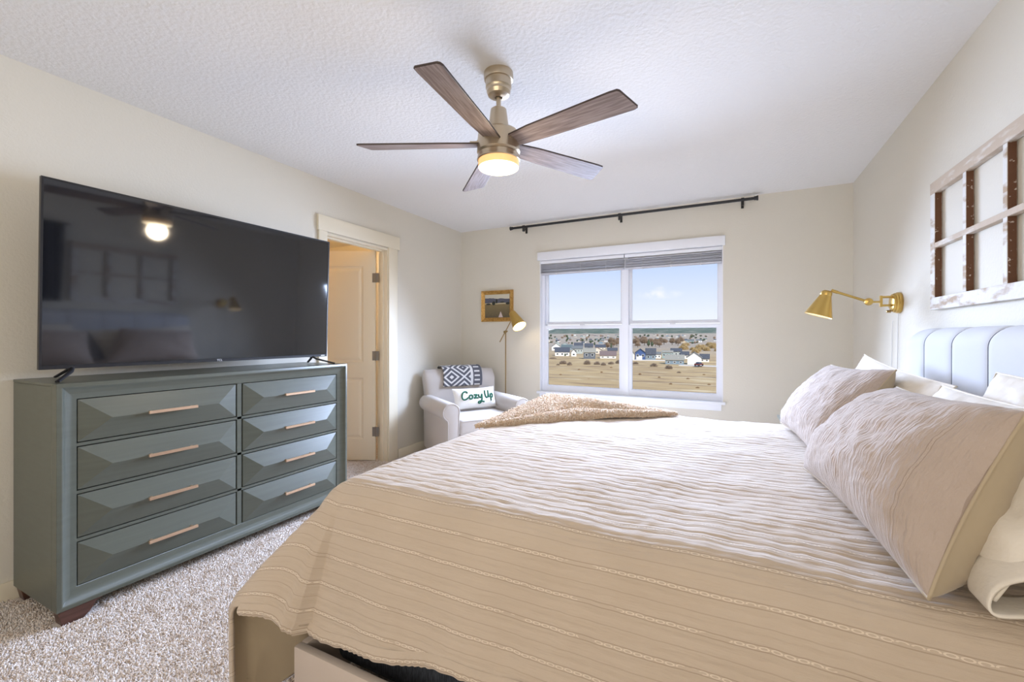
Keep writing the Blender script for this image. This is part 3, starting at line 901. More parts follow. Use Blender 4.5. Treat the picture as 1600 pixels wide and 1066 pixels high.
for yy in (0.862, 2.10):
    s = 1 if yy > 1.5 else -1
    mb = MB()
    top = (TX - 0.012, yy, tz0 + 0.006)
    for xx, oy in ((TX + 0.12, 0.085), (TX - 0.09, 0.03)):
        pts = [top, (TX - 0.012 + (xx - TX) * 0.25, yy + s * 0.012, tz0 - 0.012), (xx, yy + s * oy, DZ1 + 0.009)]
        mb.tube(pts, [0.011, 0.009, 0.008], 10, flat=0.7)
    obj('stand_foot', mb, 'black_plastic', tv, smooth=True, autosmooth=50)


def text_mesh(txt, size, extrude=0.0005):
    cu = bpy.data.curves.new('lettering', 'FONT')
    cu.body = txt; cu.size = size; cu.extrude = extrude; cu.align_x = 'CENTER'; cu.align_y = 'CENTER'
    to = bpy.data.objects.new('lettering', cu)
    COL.objects.link(to)
    dg = bpy.context.evaluated_depsgraph_get()
    ev = to.evaluated_get(dg)
    tm = ev.to_mesh()
    mb = MB()
    mb.add([tuple(v.co) for v in tm.vertices], [tuple(p.vertices) for p in tm.polygons])
    ev.to_mesh_clear()
    COL.objects.unlink(to)
    bpy.data.objects.remove(to)
    bpy.data.curves.remove(cu)
    return mb


def place_text(mb, origin, right, up):
    r_, u_, o_ = Vector(right), Vector(up), Vector(origin)
    n_ = r_.cross(u_)
    mb.v = [tuple(o_ + r_ * p[0] + u_ * p[1] + n_ * p[2]) for p in mb.v]
    return mb


tv.rotation_euler = (0, R(2.0), R(-0.9))
lo = obj('logo', place_text(text_mesh('TCL', 0.017), (TX + 0.0006, 1.482, tz0 + 0.0075), (0, 1, 0), (0, 0, 1)), 'silver', tv, normals=False)
lab(lo, 'small silver maker letters on the lower bezel')
obj('badge', box(TX, TX + 0.0008, 2.165, 2.195, tz0 + 0.006, tz0 + 0.011), 'silver', tv)

# ------------------------------------------------------------------ picture on the back wall
pc = thing('framed_painting', 'small square landscape painting in a gilded frame on the back wall', 'painting', (-2.40, YB, 1.357))
ax0, ax1, az0, az1 = -2.606, -2.193, 1.357, 1.716
rings = []
for ins, dy in ((0, 0), (0, -0.022), (0.006, -0.030), (0.016, -0.024), (0.024, -0.030), (0.034, -0.022), (0.042, -0.016), (0.046, -0.012)):
    rings.append([(ax0 + ins, YB + dy, az0 + ins), (ax1 - ins, YB + dy, az0 + ins), (ax1 - ins, YB + dy, az1 - ins), (ax0 + ins, YB + dy, az1 - ins)])
obj('picture_frame', MB().loft(rings), 'gold_frame', pc)
obj('canvas', MB().grid(lambda u, v: (ax0 + .044 + (ax1 - ax0 - .088) * u, YB - 0.0125, az0 + .044 + (az1 - az0 - .088) * v), 2, 2, lambda u, v: (u, v)), 'painting', pc)

# ------------------------------------------------------------------ floor lamp in the corner
LPx, LPy = -2.235, 4.305
fl = thing('floor_lamp', 'slim brass floor lamp lit behind the grey armchair', 'floor lamp', (LPx, LPy, 0))
obj('base', MB().lathe([(0.0, 0.0), (0.085, 0.0), (0.085, 0.012), (0.078, 0.018), (0.012, 0.022), (0.006, 0.04)], (LPx, LPy, 0), n=32), 'brass_dark', fl, smooth=True, autosmooth=30)
obj('pole', MB().tube([(LPx, LPy, 0.02), (LPx, LPy, 1.235)], 0.0065, 12), 'brass_dark', fl, smooth=True, autosmooth=40)
J = Vector((LPx, LPy - 0.012, 1.236))
adir = Vector((0.085, -0.012, 0.13)).normalized()
obj('arm', MB().tube([J - adir * 0.135, J + adir * 0.19], 0.0055, 12), 'brass_dark', fl, smooth=True, autosmooth=40)
obj('joint', MB().lathe([(0.0, -0.02), (0.013, -0.018), (0.015, 0.0), (0.013, 0.018), (0, 0.02)], J, (0, 1, 0), 16).lathe([(0.0, -0.02), (0.008, -0.018), (0.008, 0.018), (0, 0.02)], J + Vector((0.012, 0, 0.004)), (1, 0, 0.3), 12), 'brass_dark', fl, smooth=True, autosmooth=40)
sd = Vector((0.125, -0.055, -0.165)).normalized()
S0 = Vector((-2.140, LPy - 0.03, 1.447))
SLN = 0.20


def shade(mb, s0, d, ln, r0, r1, th=0.0015):
    return mb.lathe([(0.0, -0.004), (r0 * 0.8, -0.003), (r0, 0.002), (r1, ln), (r1 - th, ln), (r0 - th, 0.006), (0, 0.004)], s0, d, 36)


sh = obj('lamp_shade', shade(MB(), S0, sd, SLN, 0.038, 0.078), 'brass', fl, smooth=True, autosmooth=30)
obj('bulb', MB().lathe([(0.0, 0.02), (0.014, 0.02), (0.016, 0.06), (0.03, 0.09), (0.034, 0.12), (0.024, 0.15), (0, 0.158)], S0, sd, 20), 'bulb', fl, smooth=True)
obj('shade_lining', MB().lathe([(0.033, 0.02), (0.0745, SLN - 0.003)], S0, sd, 36), 'brass_in', sh, smooth=True)
lq = sd.to_track_quat('-Z', 'Y').to_euler()
light('floor_lamp_bulb', 'SPOT', S0 + sd * 0.165, 5, (1.0, 0.82, 0.55), rot=tuple(lq), size=0.03, spot_size=R(70), spot_blend=0.6)
light('floor_lamp_glow', 'POINT', S0 + sd * 0.185, 0.5, (1.0, 0.85, 0.6), size=0.02)

# ------------------------------------------------------------------ wall sconce
sc = thing('wall_sconce', 'brass swing-arm wall lamp with cone shade by the headboard', 'wall lamp', (XR, 3.33, 1.385))
sb = Vector((XR, 3.33, 1.385))
obj('wall_plate', MB().lathe([(0.0, 0.0), (0.060, 0.0), (0.062, 0.004), (0.062, 0.016), (0.058, 0.018), (0.058, 0.028), (0.053, 0.030), (0.053, 0.038), (0.046, 0.042), (0, 0.042)], sb, (-1, 0, 0), 40), 'brass', sc, smooth=True, autosmooth=30)
mb = MB().box(0.800, 0.812, 3.30, 3.316, 1.362, 1.428).tube([(0.806, 3.308, 1.42), (0.862, 3.315, 1.42)], 0.007, 10).tube([(0.806, 3.308, 1.37), (0.862, 3.315, 1.37)], 0.007, 10)
mb.tube([(0.806, 3.308, 1.392), (0.765, 3.302, 1.392)], 0.006, 10)
obj('swivel', mb, 'brass', sc)
obj('switch', MB().lathe([(0.0, 0), (0.008, 0), (0.008, 0.02), (0, 0.022)], (0.858, 3.335, 1.335), (-1, 0, 0), 14), 'brass_dark', sc)
K = Vector((0.745, 3.30, 1.394))
obj('knuckle', MB().lathe([(0.0, -0.018), (0.020, -0.014), (0.023, 0), (0.020, 0.014), (0, 0.018)], K, (0, 1, 0), 20).lathe([(0, -0.026), (0.006, -0.026), (0.006, 0.0)], K, (0, 1, 0), 10), 'brass', sc, smooth=True, autosmooth=40)
E_ = Vector((0.560, 3.29, 1.470))
obj('arm', MB().tube([K + (E_ - K) * 0.08, K + (E_ - K) * 0.82, K + (E_ - K) * 0.82, E_], [0.0075, 0.0075, 0.010, 0.010], 12), 'brass', sc, smooth=True, autosmooth=40)
cd = Vector((-0.045, -0.0, -0.145)).normalized()
C0 = Vector((0.537, 3.288, 1.456))
csh = obj('lamp_shade', MB().lathe([(0.0, -0.016), (0.018, -0.014), (0.029, -0.004), (0.031, 0.012), (0.030, 0.016), (0.076, 0.148), (0.0745, 0.148), (0.028, 0.018), (0, 0.014)], C0, cd, 40), 'brass', sc, smooth=True, autosmooth=30)
obj('shade_lining', MB().lathe([(0.026, 0.02), (0.0735, 0.146)], C0, cd, 40), 'brass_in', csh, smooth=True)
obj('bulb', MB().lathe([(0.0, 0.03), (0.012, 0.03), (0.014, 0.06), (0.024, 0.085), (0.022, 0.11), (0, 0.125)], C0, cd, 18), 'bulb', sc, smooth=True)
light('sconce_bulb', 'SPOT', C0 + cd * 0.128, 2.5, (1.0, 0.80, 0.5), rot=tuple(cd.to_track_quat('-Z', 'Y').to_euler()), size=0.02, spot_size=R(80), spot_blend=0.7)
mb = MB()
mb.tube([(0.893, 3.335, 1.325), (0.894, 3.345, 1.20), (0.893, 3.35, 1.0), (0.893, 3.35, 0.7)], 0.0022, 6)
mb.tube([(0.893, 3.43, 1.28), (0.894, 3.45, 1.2), (0.893, 3.445, 1.1), (0.893, 3.455, 0.95), (0.893, 3.44, 0.7)], 0.0018, 6)
obj('power_cord', mb, 'cord', sc)

# ------------------------------------------------------------------ old window frame on the right wall
of = thing('window_frame_decor', 'weathered six-opening window frame hung above the headboard', 'wall decor', (XR, 2.33, 1.313))
oy0, oy1, oz0, oz1 = 1.86, 2.803, 1.313, 1.925
xo0, xo1 = XR - 0.030, XR - 0.002


def member(name, ya, yb, za, zb, front, side, dx=0.0):
    mb = MB().box(xo0 + dx, xo1, ya, yb, za, zb)
    # faces 2,3 of the box look along y
    mb.mi = {2: 1, 3: 1} if yb - ya < zb - za else {}
    o = obj(name, mb, [front, side], of, bevel=0.0015, seg=1, normals=True)
    return o


member('top_rail', oy0, oy1, oz1 - 0.055, oz1, 'weather_top', 'weather_top')
member('bottom_rail', oy0, oy1, oz0, oz0 + 0.058, 'weather', 'weather')
for ya, yb in ((oy1 - 0.05, oy1 - 0.0005), (oy0 + 0.0005, oy0 + 0.05)):
    member('stile', ya, yb, oz0 + 0.058, oz1 - 0.055, 'weather', 'old_wood', 0.001)
for yc in (2.463, 2.163):
    member('muntin', yc - 0.014, yc + 0.014, oz0 + 0.058, oz1 - 0.055, 'weather', 'old_wood', 0.002)
mb = MB().box(xo0 + 0.001, xo1, oy0 + 0.05, oy1 - 0.05, 1.607, 1.631)
obj('cross_bar', mb, 'weather_top', of, bevel=0.0015, seg=1)

# dark drape on the right wall, seen only as a reflection in the television
mb = MB()
cy0, cy1 = 1.36, 1.80


def drape(u, v):
    y = cy0 + (cy1 - cy0) * u - 0.05 * (1 - v) * (u - .5)
    return (XR - 0.05 + 0.03 * math.sin(u * 30 + 2 * v), y, 1.30 + v * 0.78)


mb.grid(drape, 70, 12)
dp = thing('drape', 'dark brown drape on the right wall, seen mirrored in the television', 'drape', (XR - 0.05, 1.58, 1.30))
dc = obj('cloth', mb, 'curtain', dp, smooth=True, normals=False)
sl_ = dc.modifiers.new('cloth_thickness', 'SOLIDIFY'); sl_.thickness = 0.004
mb = MB().tube([(XR - 0.05, 1.32, 2.085), (XR - 0.05, 1.84, 2.085)], 0.009, 10)
for yy in (1.34, 1.82):
    mb.tube([(XR - 0.05, yy, 2.085), (XR, yy, 2.085)], 0.006, 8)
obj('hanging_bar', mb, 'black_metal', dp)


# ------------------------------------------------------------------ bed
TOPZ = 0.69
bed = thing('bed', 'upholstered king bed with pale channelled headboard and beige bedspread', 'bed', (-0.2, 1.95, 0))
obj('side_rail', box(-1.225, 0.80, 0.915, 0.943, 0.03, 0.212), 'rail', bed, bevel=0.006)
obj('side_rail', box(-1.225, 0.80, 2.957, 2.985, 0.03, 0.212), 'rail', bed, bevel=0.006)
obj('foot_rail', box(-1.226, -1.198, 0.943, 2.957, 0.03, 0.212), 'rail', bed, bevel=0.006)
for x, y in ((-1.19, 0.95), (-1.19, 2.92), (0.72, 0.95), (0.72, 2.92)):
    obj('leg', box(x, x + 0.03, y, y + 0.03, 0.0, 0.12), 'black_plastic', bed)
mt = obj('mattress', box(-1.185, 0.765, 1.035, 2.90, 0.10, 0.655), 'charcoal', bed, bevel=0.05, seg=4)
hbp = obj('headboard', box(0.845, 0.893, 0.98, 2.925, 0.03, 1.20), 'headboard', bed, bevel=0.012)
nch = 7
pw = (2.925 - 0.98) / nch
for k in range(nch):
    a = 0.98 + k * pw

    def ch(u, v, a=a):
        # u across, v: up the front then over the rounded top
        y = a + 0.0015 + (pw - 0.003) * u
        puff = (1 - abs(2 * u - 1) ** 9)
        endc = 0.0
        L1, rad = 1.085, 0.075
        if v < 0.75:
            x, z = 0.800, 0.10 + (L1 + 0.06 - 0.10) * v / 0.75
            nx, nz = -1, 0
        else:
            t = (v - 0.75) / 0.25 * (math.pi / 2)
            x, z = 0.800 + rad * (1 - math.cos(t)), L1 + 0.06 + rad * math.sin(t)
            nx, nz = -math.cos(t), math.sin(t)
        cr = 0.0
        if k == nch - 1:
            cr = sstep(0.35, 1.0, u) ** 2
        if k == 0:
            cr = sstep(0.65, 0.0, u) ** 2
        amp = 0.006 * puff - 0.002
        return (x + nx * amp + cr * 0.01, y, z + nz * amp - 0.022 * cr * (v > 0.5))
    cb_ = obj('channel', MB().grid(ch, 41, 40), 'headboard', hbp, smooth=True, normals=False)
    if k < nch - 1:
        obj('seam', MB().tube([Vector(ch(1.0, i / 40)) + Vector((-0.0005, 0.0015, 0)) for i in range(41)], 0.0015, 6), 'seam', hbp, smooth=True, normals=False)

# bedspread with stitched rows, draped over the mattress
xfi, yni, yfi, xh = -1.16, 1.115, 2.86, 0.80
rad = 0.095
LN, LF, LFAR = 0.50, 0.72, 0.42
su0, su1 = -LF, xh - xfi
tv0, tv1 = -LN - 0.03, (yfi - yni) + LFAR


def lerp(a, b, t):
    return a + (b - a) * t


def prof_table(theta):
    """integrate a hanging profile: theta(rho) is the tilt below the horizontal"""
    o_, d_, T_ = 0.0, 0.0, [(0.0, 0.0)]
    for i in range(260):
        th_ = theta((i + 0.5) * 0.005)
        o_ += math.cos(th_) * 0.005
        d_ += math.sin(th_) * 0.005
        T_.append((o_, d_))
    return T_


def prof_at(T_, rho):
    k = min(rho / 0.005, len(T_) - 1.001)
    i = int(k)
    return lerp(T_[i][0], T_[i + 1][0], k - i), lerp(T_[i][1], T_[i + 1][1], k - i)


STD = prof_table(lambda q: min(q / rad, R(73)))
STD_FOOT = prof_table(lambda q: min(q / rad, R(82)))
CRN = prof_table(lambda q: min(q / 0.14, R(49)) if q < 0.44 else R(49) + (R(89) - R(49)) * sstep(0.44, 0.54, q))


def cloth(s, t, lift=0.0):
    a = max(0.0, -s)
    near = t < (yfi - yni) / 2
    b = max(0.0, -t) if near else max(0.0, t - (yfi - yni))
    bx = xfi + max(0.0, s)
    by = yni + min(max(t, 0.0), yfi - yni)
    sgn = -1 if near else 1
    puff = 0.010 * fbm(s * 2.2 + 3, t * 2.2, 1.7) + 0.004 * fbm(s * 6, t * 7, 5)
    if a == 0 and b == 0:
        z = TOPZ + puff + lift
        # gentle crown
        z += 0.012 * math.sin(math.pi * min(1, max(0, t / (yfi - yni)))) - 0.0
        return bx, by, z, (0, 0, 1)
    p = 3.0
    la = LF
    # normalise so every hem lands on its own length
    rho = (a ** p + b ** p) ** (1 / p)
    phi = math.atan2(b, a)
    sp_ = math.sin(phi); cp = math.cos(phi)
    wc = math.exp(-((phi - R(57)) / R(26)) ** 2) if (near and a > 0 and b > 0) else 0.0
    o1, d1 = prof_at(STD if b > a else STD_FOOT, rho)
    o2, d2 = prof_at(CRN, rho)
    out, drop = lerp(o1, o2, wc), lerp(d1, d2, wc)
    # folds in the hanging part
    hang = sstep(0.10, 0.45, rho)
    al = s if b > 0 else t
    fold = hang * (0.020 * fbm(al * 3.0 + phi * 2.5, 0.4 + (0 if near else 9), 2.2, 2))
    if a > 0 and b > 0:
        fold += hang * 0.018 * math.sin(phi * 9)
    out += fold + puff * 0.6
    x = bx - out * cp
    y = by + sgn * out * sp_
    z = TOPZ + 0.0 - drop + puff * (1 - hang) + lift * (1 - hang)
    ca_, sa_ = math.cos(min(rho / rad, math.pi / 2)), math.sin(min(rho / rad, math.pi / 2))
    return x, y, max(0.016, z), (-cp * sa_, sgn * sp_ * sa_, ca_)


def hem_near(s):
    """length of the near drop along the bed"""
    base = 0.405 + 0.055 * sstep(0.9, -0.05, s) + 0.008 * math.sin(s * 9) + 0.004 * math.sin(s * 23)
    return base + 0.26 * sstep(-0.27, -0.44, s)


def spread_pt(s, t):
    x, y, z, nn = cloth(s, t)
    r_ = abs(((t + 0.038 / 2) / 0.038) % 1.0 - 0.5) * 2     # 1 at the stitch rows
    h = 0.0028 * (1 - r_ ** 5)
    h *= sstep(-0.42, -0.12, s)
    h += 0.0022 * sstep(-0.42, -0.12, s) * fbm(s * 28, t * 11, 3.3, 2)
    return (x + nn[0] * h, y + nn[1] * h, z + nn[2] * h)


mb = MB()
NS, NT = 300, 560
svals = [su0 + (su1 - su0) * i / (NS - 1) for i in range(NS)]


def spread_st(u, v):
    s = su0 + (su1 - su0) * u
    # corner behaviour: the near drop is short along the bed and the foot drop is long
    hn = hem_near(s)
    t = lerp(-hn, tv1, v)
    # the corner tip: shorten the foot drop where it meets the near hem
    return s, t


def spread_fn(u, v):
    s, t = spread_st(u, v)
    return spread_pt(s, t)


mb.grid(spread_fn, NS, NT, spread_st)
spread = obj('bedspread', mb, ['spread', 'lining_lit_tone'], bed, smooth=True, normals=False)
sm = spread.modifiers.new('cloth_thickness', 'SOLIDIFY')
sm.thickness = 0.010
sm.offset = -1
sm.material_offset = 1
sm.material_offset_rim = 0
# gathered frill along the near hem
mb = MB()


def frill(u, v):
    s = lerp(-0.25, su1, u)
    hn = hem_near(s)
    x, y, z, nn = cloth(s, -hn + 0.012 - 0.034 * v)
    return (x, y - 0.004 - 0.008 * math.sin(math.pi * v) + 0.0016 * math.sin(s * 210 + 4 * math.sin(s * 31)) * (0.2 + v), z - 0.002)


mb.grid(frill, 420, 6, lambda u, v: (lerp(-0.16, su1, u), 0.02 + v * 0.03))
obj('hem', mb, 'spread', bed, smooth=True, normals=False)

# sherpa throw over the far foot corner
A0, B0 = Vector((-1.205, 1.99, 0)), Vector((-0.30, 2.86, 0))
CN = Vector((-1.24, 2.99, 0))


def throw_fn(u, v):
    base = A0.lerp(B0, u)
    # far side of the throw runs along the two mattress edges through the corner
    q = A0.lerp(CN, u / 0.5) if u < 0.5 else CN.lerp(B0, (u - 0.5) / 0.5)
    base = base + Vector((0.02 * math.sin(u * 9), -0.02 * math.sin(u * 7 + 1), 0))
    p = base.lerp(q, v)
    e = min(1.0, v * 7)
    roll = 0.036 * math.sqrt(max(0, 1 - (1 - e) ** 2)) * (0.10 + 0.90 * math.sin(math.pi * u) ** 0.6)
    mound = 0.034 * math.exp(-((u - 0.56) / 0.26) ** 2) * sstep(0.18, 0.55, v)
    dip = -0.014 * math.exp(-((v - 0.24) / 0.07) ** 2) * math.sin(math.pi * u)
    z = TOPZ + 0.012 + roll + mound + dip + 0.008 * fbm(u * 5, v * 5, 2) * math.sin(math.pi * u)
    if v > 0.85:
        z -= 0.12 * sstep(0.85, 1.0, v) * math.sin(math.pi * u)
    return (p.x, p.y, z)


mb = MB().grid(throw_fn, 90, 40)
th = obj('throw_blanket', mb, 'throw', smooth=True, normals=False)
tag(th, 'fluffy tan sherpa throw bunched over the far foot corner of the bed', 'blanket')
rebase(th, (-0.95, 2.6, TOPZ))
pts, nr = [], []
for _ in range(15000):
    u, v = random.random(), random.random() ** 1.4 * 0.9
    p = Vector(throw_fn(u, v)); du = Vector(throw_fn(min(1, u + .01), v)) - p; dv = Vector(throw_fn(u, v + .01)) - p
    n_ = du.cross(dv)
    if n_.length < 1e-9:
        continue
    n_.normalize()
    if n_.z < 0:
        n_ = -n_
    pts.append(p); nr.append(n_)
fz = tuft_mesh('fleece_pile', pts, nr, 0.011, 0.0032, 'throw', 1.2, th, 4)
fz['kind'] = 'stuff'


# pillows: four corner points, bulging both ways
def pillow(name, corners, thick_f, thick_b, mats, label, cat='pillow', group=None, pinch=0.05, seed=0, wr=0.006, nu=70, nv=56, sag=0.0, crease=0.0, ex=0.62):
    c00, c10, c11, c01 = [Vector(c) for c in corners]      # bottom-far, bottom-near, top-near, top-far
    wlen = ((c10 - c00).length + (c11 - c01).length) / 2
    hlen = ((c01 - c00).length + (c11 - c10).length) / 2
    nrm = (c10 - c00).cross(c01 - c00).normalized()
    if nrm.x > 0:
        nrm = -nrm
    ctr = (c00 + c10 + c11 + c01) / 4

    def base(u, v):
        a = 2 * u - 1; b = 2 * v - 1
        # edges pulled in between the corners
        uu = 0.5 + 0.5 * a * (1 - pinch * (1 - b * b))
        vv = 0.5 + 0.5 * b * (1 - pinch * 1.6 * (1 - a * a))
        return c00.lerp(c10, uu).lerp(c01.lerp(c11, uu), vv)

    def prof(u, v):
        a = 1 - abs(2 * u - 1) ** 2.6; b = 1 - abs(2 * v - 1) ** 2.4
        return (max(0, a) ** ex) * (max(0, b) ** ex)

    def side(sg, th_):
        def fn(u, v):
            p = base(u, v)
            k = prof(u, v)
            w = wr * fbm(u * 5 + seed, v * 5 - seed, sg * 2 + seed, 4) * k ** 0.4
            cr_ = crease * (math.sin((u * 1.5 + v * 2.2 + 0.35 * fbm(u * 2, v * 2, seed)) * 14)) * k * 0.5
            q = p + nrm * sg * (th_ * k * (1 - 0.18 * v) + w + cr_)
            q.z = max(q.z - sag * k, TOPZ + 0.018)
            q.x = min(q.x, 0.785)
            return q
        return fn
    root = thing(name, label, cat, (ctr.x, ctr.y, min(c.z for c in (c00, c10, c11, c01)) - 0.01), group=group)
    uvf = lambda u, v: (u * wlen + seed, v * hlen)
    f = obj('front_panel', MB().grid(side(1, thick_f), nu, nv, uvf), mats[0], root, smooth=True, normals=False)
    b = obj('back_panel', MB().grid(side(-1, thick_b), nu, nv, uvf, flip=True), mats[1], root, smooth=True, normals=False)
    # welt along the seam
    loop = [(i / 40, 0) for i in range(40)] + [(1, i / 40) for i in range(40)] + [(1 - i / 40, 1) for i in range(40)] + [(0, 1 - i / 40) for i in range(41)]
    obj('seam', MB().tube([base(u, v) for u, v in loop], 0.0035, 6, caps=False), mats[1], root, smooth=True, normals=False)
    return root, base


pillow('pillow_sham', [(0.235, 1.86, 0.715), (0.318, 1.03, 0.715), (0.485, 1.125, 1.05), (0.50, 1.88, 1.015)], 0.155, 0.18, ('sham', 'khaki'), 'large crinkled beige sham nearest the camera with khaki back', group='beige shams', seed=1, wr=0.011, nu=130, nv=100, sag=0.02, ex=0.54)
pillow('pillow_sham', [(0.245, 2.76, 0.72), (0.300, 1.955, 0.715), (0.575, 2.17, 1.055), (0.475, 2.80, 1.035)], 0.11, 0.15, ('sham', 'khaki'), 'crinkled beige sham behind the nearest one, by the window side', group='beige shams', seed=5, wr=0.010, nu=110, nv=90, sag=0.012, ex=0.5)
pillow('bed_pillow', [(0.46, 2.86, 0.74), (0.48, 2.02, 0.74), (0.665, 1.93, 1.02), (0.625, 2.84, 1.09)], 0.06, 0.08, ('white_cotton', 'white_cotton'), 'white pillow behind the farther sham, leaning on the headboard', group='white pillows', seed=9, wr=0.012, crease=0.008)
pr, pb = pillow('bed_pillow', [(0.44, 1.88, 0.74), (0.405, 1.035, 0.735), (0.615, 1.06, 1.035), (0.62, 1.90, 1.025)], 0.07, 0.08, ('white_cotton', 'white_cotton'), 'white pillow pressed behind the nearest sham with its open hem showing', group='white pillows', seed=13, wr=0.012, crease=0.006)
pillow('bed_pillow', [(0.60, 1.90, 0.74), (0.60, 1.00, 0.74), (0.725, 1.02, 1.09), (0.725, 1.84, 1.075)], 0.06, 0.06, ('white_cotton', 'white_cotton'), 'white pillow standing hard against the near part of the headboard', group='white pillows', seed=17, wr=0.012, crease=0.006)
# open pillowcase hem on the near end
mb = MB()


def hemfn(u, v):
    # u around the mouth of the case, v outwards
    ang = 2 * math.pi * u
    L = 0.40
    cx_, cz_ = 0.46, 0.755
    a = math.cos(ang); b = math.sin(ang)
    along = a * 0.15 + 0.02
    x = 0.475 + along * 0.62
    z = 0.775 + along * 0.45 + b * (0.036 + 0.010 * math.sin(3 * ang + 1)) * (1 - 0.35 * v)
    y = 1.10 - 0.075 * v + 0.010 * math.sin(3 * ang + 1) - 0.02 * (a + 1) * v
    return (x - 0.022 * b, y, max(0.712, z))


mb.grid(hemfn, 60, 10)
hm = obj('pillowcase_hem', mb, 'white_cotton', pr, smooth=True, normals=False)
hs = hm.modifiers.new('cloth_thickness', 'SOLIDIFY'); hs.thickness = 0.004

# ------------------------------------------------------------------ nightstand beyond the bed
nx0, nx1, ny0, ny1, nz1 = 0.288, 0.86, 3.06, 3.478, 0.65
ns_ = thing('nightstand', 'grey-green nightstand in the far corner beyond the bed', 'nightstand', ((nx0 + nx1) / 2, (ny0 + ny1) / 2, 0))
obj('carcass', MB().box(nx0 + 0.02, nx1, ny0, ny1, 0.06, nz1 - 0.015).box(nx0, nx1, ny0 - 0.002, ny1 + 0.002, nz1 - 0.015, nz1), 'dresser', ns_, bevel=0.002)
for z0, z1 in ((0.10, 0.34), (0.36, 0.60)):
    zm = (z0 + z1) / 2
    xf = nx0 + 0.019
    a, b = ny0 + 0.04, ny1 - 0.04
    V = [(xf, a, z0), (xf, b, z0), (xf, b, z1), (xf, a, z1), (xf - 0.03, a + 0.09, zm), (xf - 0.03, b - 0.09, zm)]
    d = obj('drawer', MB().add(V, [(0, 1, 5, 4), (1, 2, 5), (2, 3, 4, 5), (3, 0, 4), (0, 1, 2, 3)]), 'dresser', ns_)
    hb = MB().box(xf - 0.058, xf - 0.046, 3.17, 3.37, zm - 0.006, zm + 0.006).box(xf - 0.05, xf - 0.028, 3.19, 3.20, zm - .004, zm + .004).box(xf - 0.05, xf - 0.028, 3.34, 3.35, zm - .004, zm + .004)
    obj('handle', hb, 'rosegold', d)
for x in (nx0 + 0.03, nx1 - 0.08):
    for y in (ny0 + 0.01, ny1 - 0.06):
        obj('foot', box(x, x + 0.05, y, y + 0.05, 0, 0.06), 'wood_dark', ns_)

# ------------------------------------------------------------------ armchair
AX, AY, AR = -2.30, 3.705, R(-35.0)
ac = thing('armchair', 'light grey roll-arm armchair in the corner by the floor lamp', 'armchair', (AX, AY, 0), AR)


def rbox(x0, x1, y0, y1, z0, z1, bev, seg=4):
    return dict(mb=MB().box(x0, x1, y0, y1, z0, z1), bev=bev, seg=seg)


def arm_profile(sgn, ins=0.0):
    P = []
    cy_, cz_, r_ = 0.362, 0.512, 0.083 - ins
    # from inner bottom up, round the roll, back under it to the outer panel
    P.append((0.295 + ins, 0.07 + ins))
    for k in range(25):
        t = R(200) - R(262) * k / 24
        P.append((cy_ + r_ * math.cos(t), cz_ + r_ * math.sin(t)))
    P.append((0.398 - ins, 0.42 - ins))
    P.append((0.395 - ins, 0.07 + ins))
    return [(sgn * y, z) for y, z in P]


for sgn in (-1, 1):
    rings = []
    for x, ins in ((-0.33, 0.012), (-0.325, 0.002), (-0.30, 0), (0.0, 0), (0.36, 0), (0.376, 0.003), (0.384, 0.010), (0.387, 0.022)):
        rings.append([(x, y, z) for y, z in arm_profile(sgn, ins)])
    a_ = obj('arm', MB().loft(rings, caps=True), 'linen_chair', ac, world=False, smooth=True, autosmooth=50)
    pr_ = [(0.384, y, z) for y, z in arm_profile(sgn, 0.006)]
    obj('piping', MB().tube(pr_, 0.0045, 6), 'linen_chair', a_, world=False, smooth=True, normals=False)
obj('seat_deck', MB().box(-0.36, 0.355, -0.30, 0.30, 0.07, 0.30), 'linen_chair', ac, world=False, bevel=0.02, seg=3)


def cushion_fn(sz, z0, z1, x0, x1, y0, y1):
    pass


obj('seat_cushion', MB().box(-0.22, 0.385, -0.288, 0.288, 0.30, 0.445), 'linen_chair', ac, world=False, bevel=0.035, seg=5)
obj('seat_piping', MB().tube([(0.384, -0.26, 0.425), (0.386, 0.26, 0.425)], 0.0045, 6), 'linen_chair', ac, world=False)


def back_sec(z, f):
    """horizontal section of the backrest at height z"""
    w = lerp(0.335, 0.405, f)
    xb = lerp(-0.345, -0.425, f)
    xfr = lerp(-0.165, -0.285, f)
    pts = []
    n = 44
    for k in range(n):
        t = 2 * math.pi * k / n
        c, s = math.cos(t), math.sin(t)
        e = 0.28
        px_ = abs(c) ** e * (1 if c > 0 else -1)
        py_ = abs(s) ** e * (1 if s > 0 else -1)
        pts.append((px_, py_, w, xb, xfr))
    return pts


rings = []
for i in range(18):
    f = i / 17
    zt = 0.08 + 0.755 * f
    ring = []
    for (px_, py_, w, xb, xfr) in back_sec(zt, f):
        shrink = 1.0
        cap = sstep(0.86, 1.0, f)
        hx = (xfr - xb) / 2 * (1 - 0.55 * cap ** 2)
        cxx = (xfr + xb) / 2 - 0.01 * cap
        zz = zt + 0.018 * sstep(0.5, 1.0, f) * (1 - (abs(py_)) ** 2.2)
        ring.append((cxx + px_ * hx, py_ * w * (1 - 0.05 * cap ** 2), zz))
    rings.append(ring)
obj('backrest', MB().loft(rings, caps=True), 'linen_chair', ac, world=False, smooth=True, autosmooth=60)
for x in (-0.30, 0.33):
    for y in (-0.33, 0.33):
        obj('leg', MB().lathe([(0.0, 0.0), (0.018, 0.0), (0.024, 0.075), (0, 0.075)], (x, y, 0), n=14), 'wood_dark', ac, world=False, smooth=True, autosmooth=40)

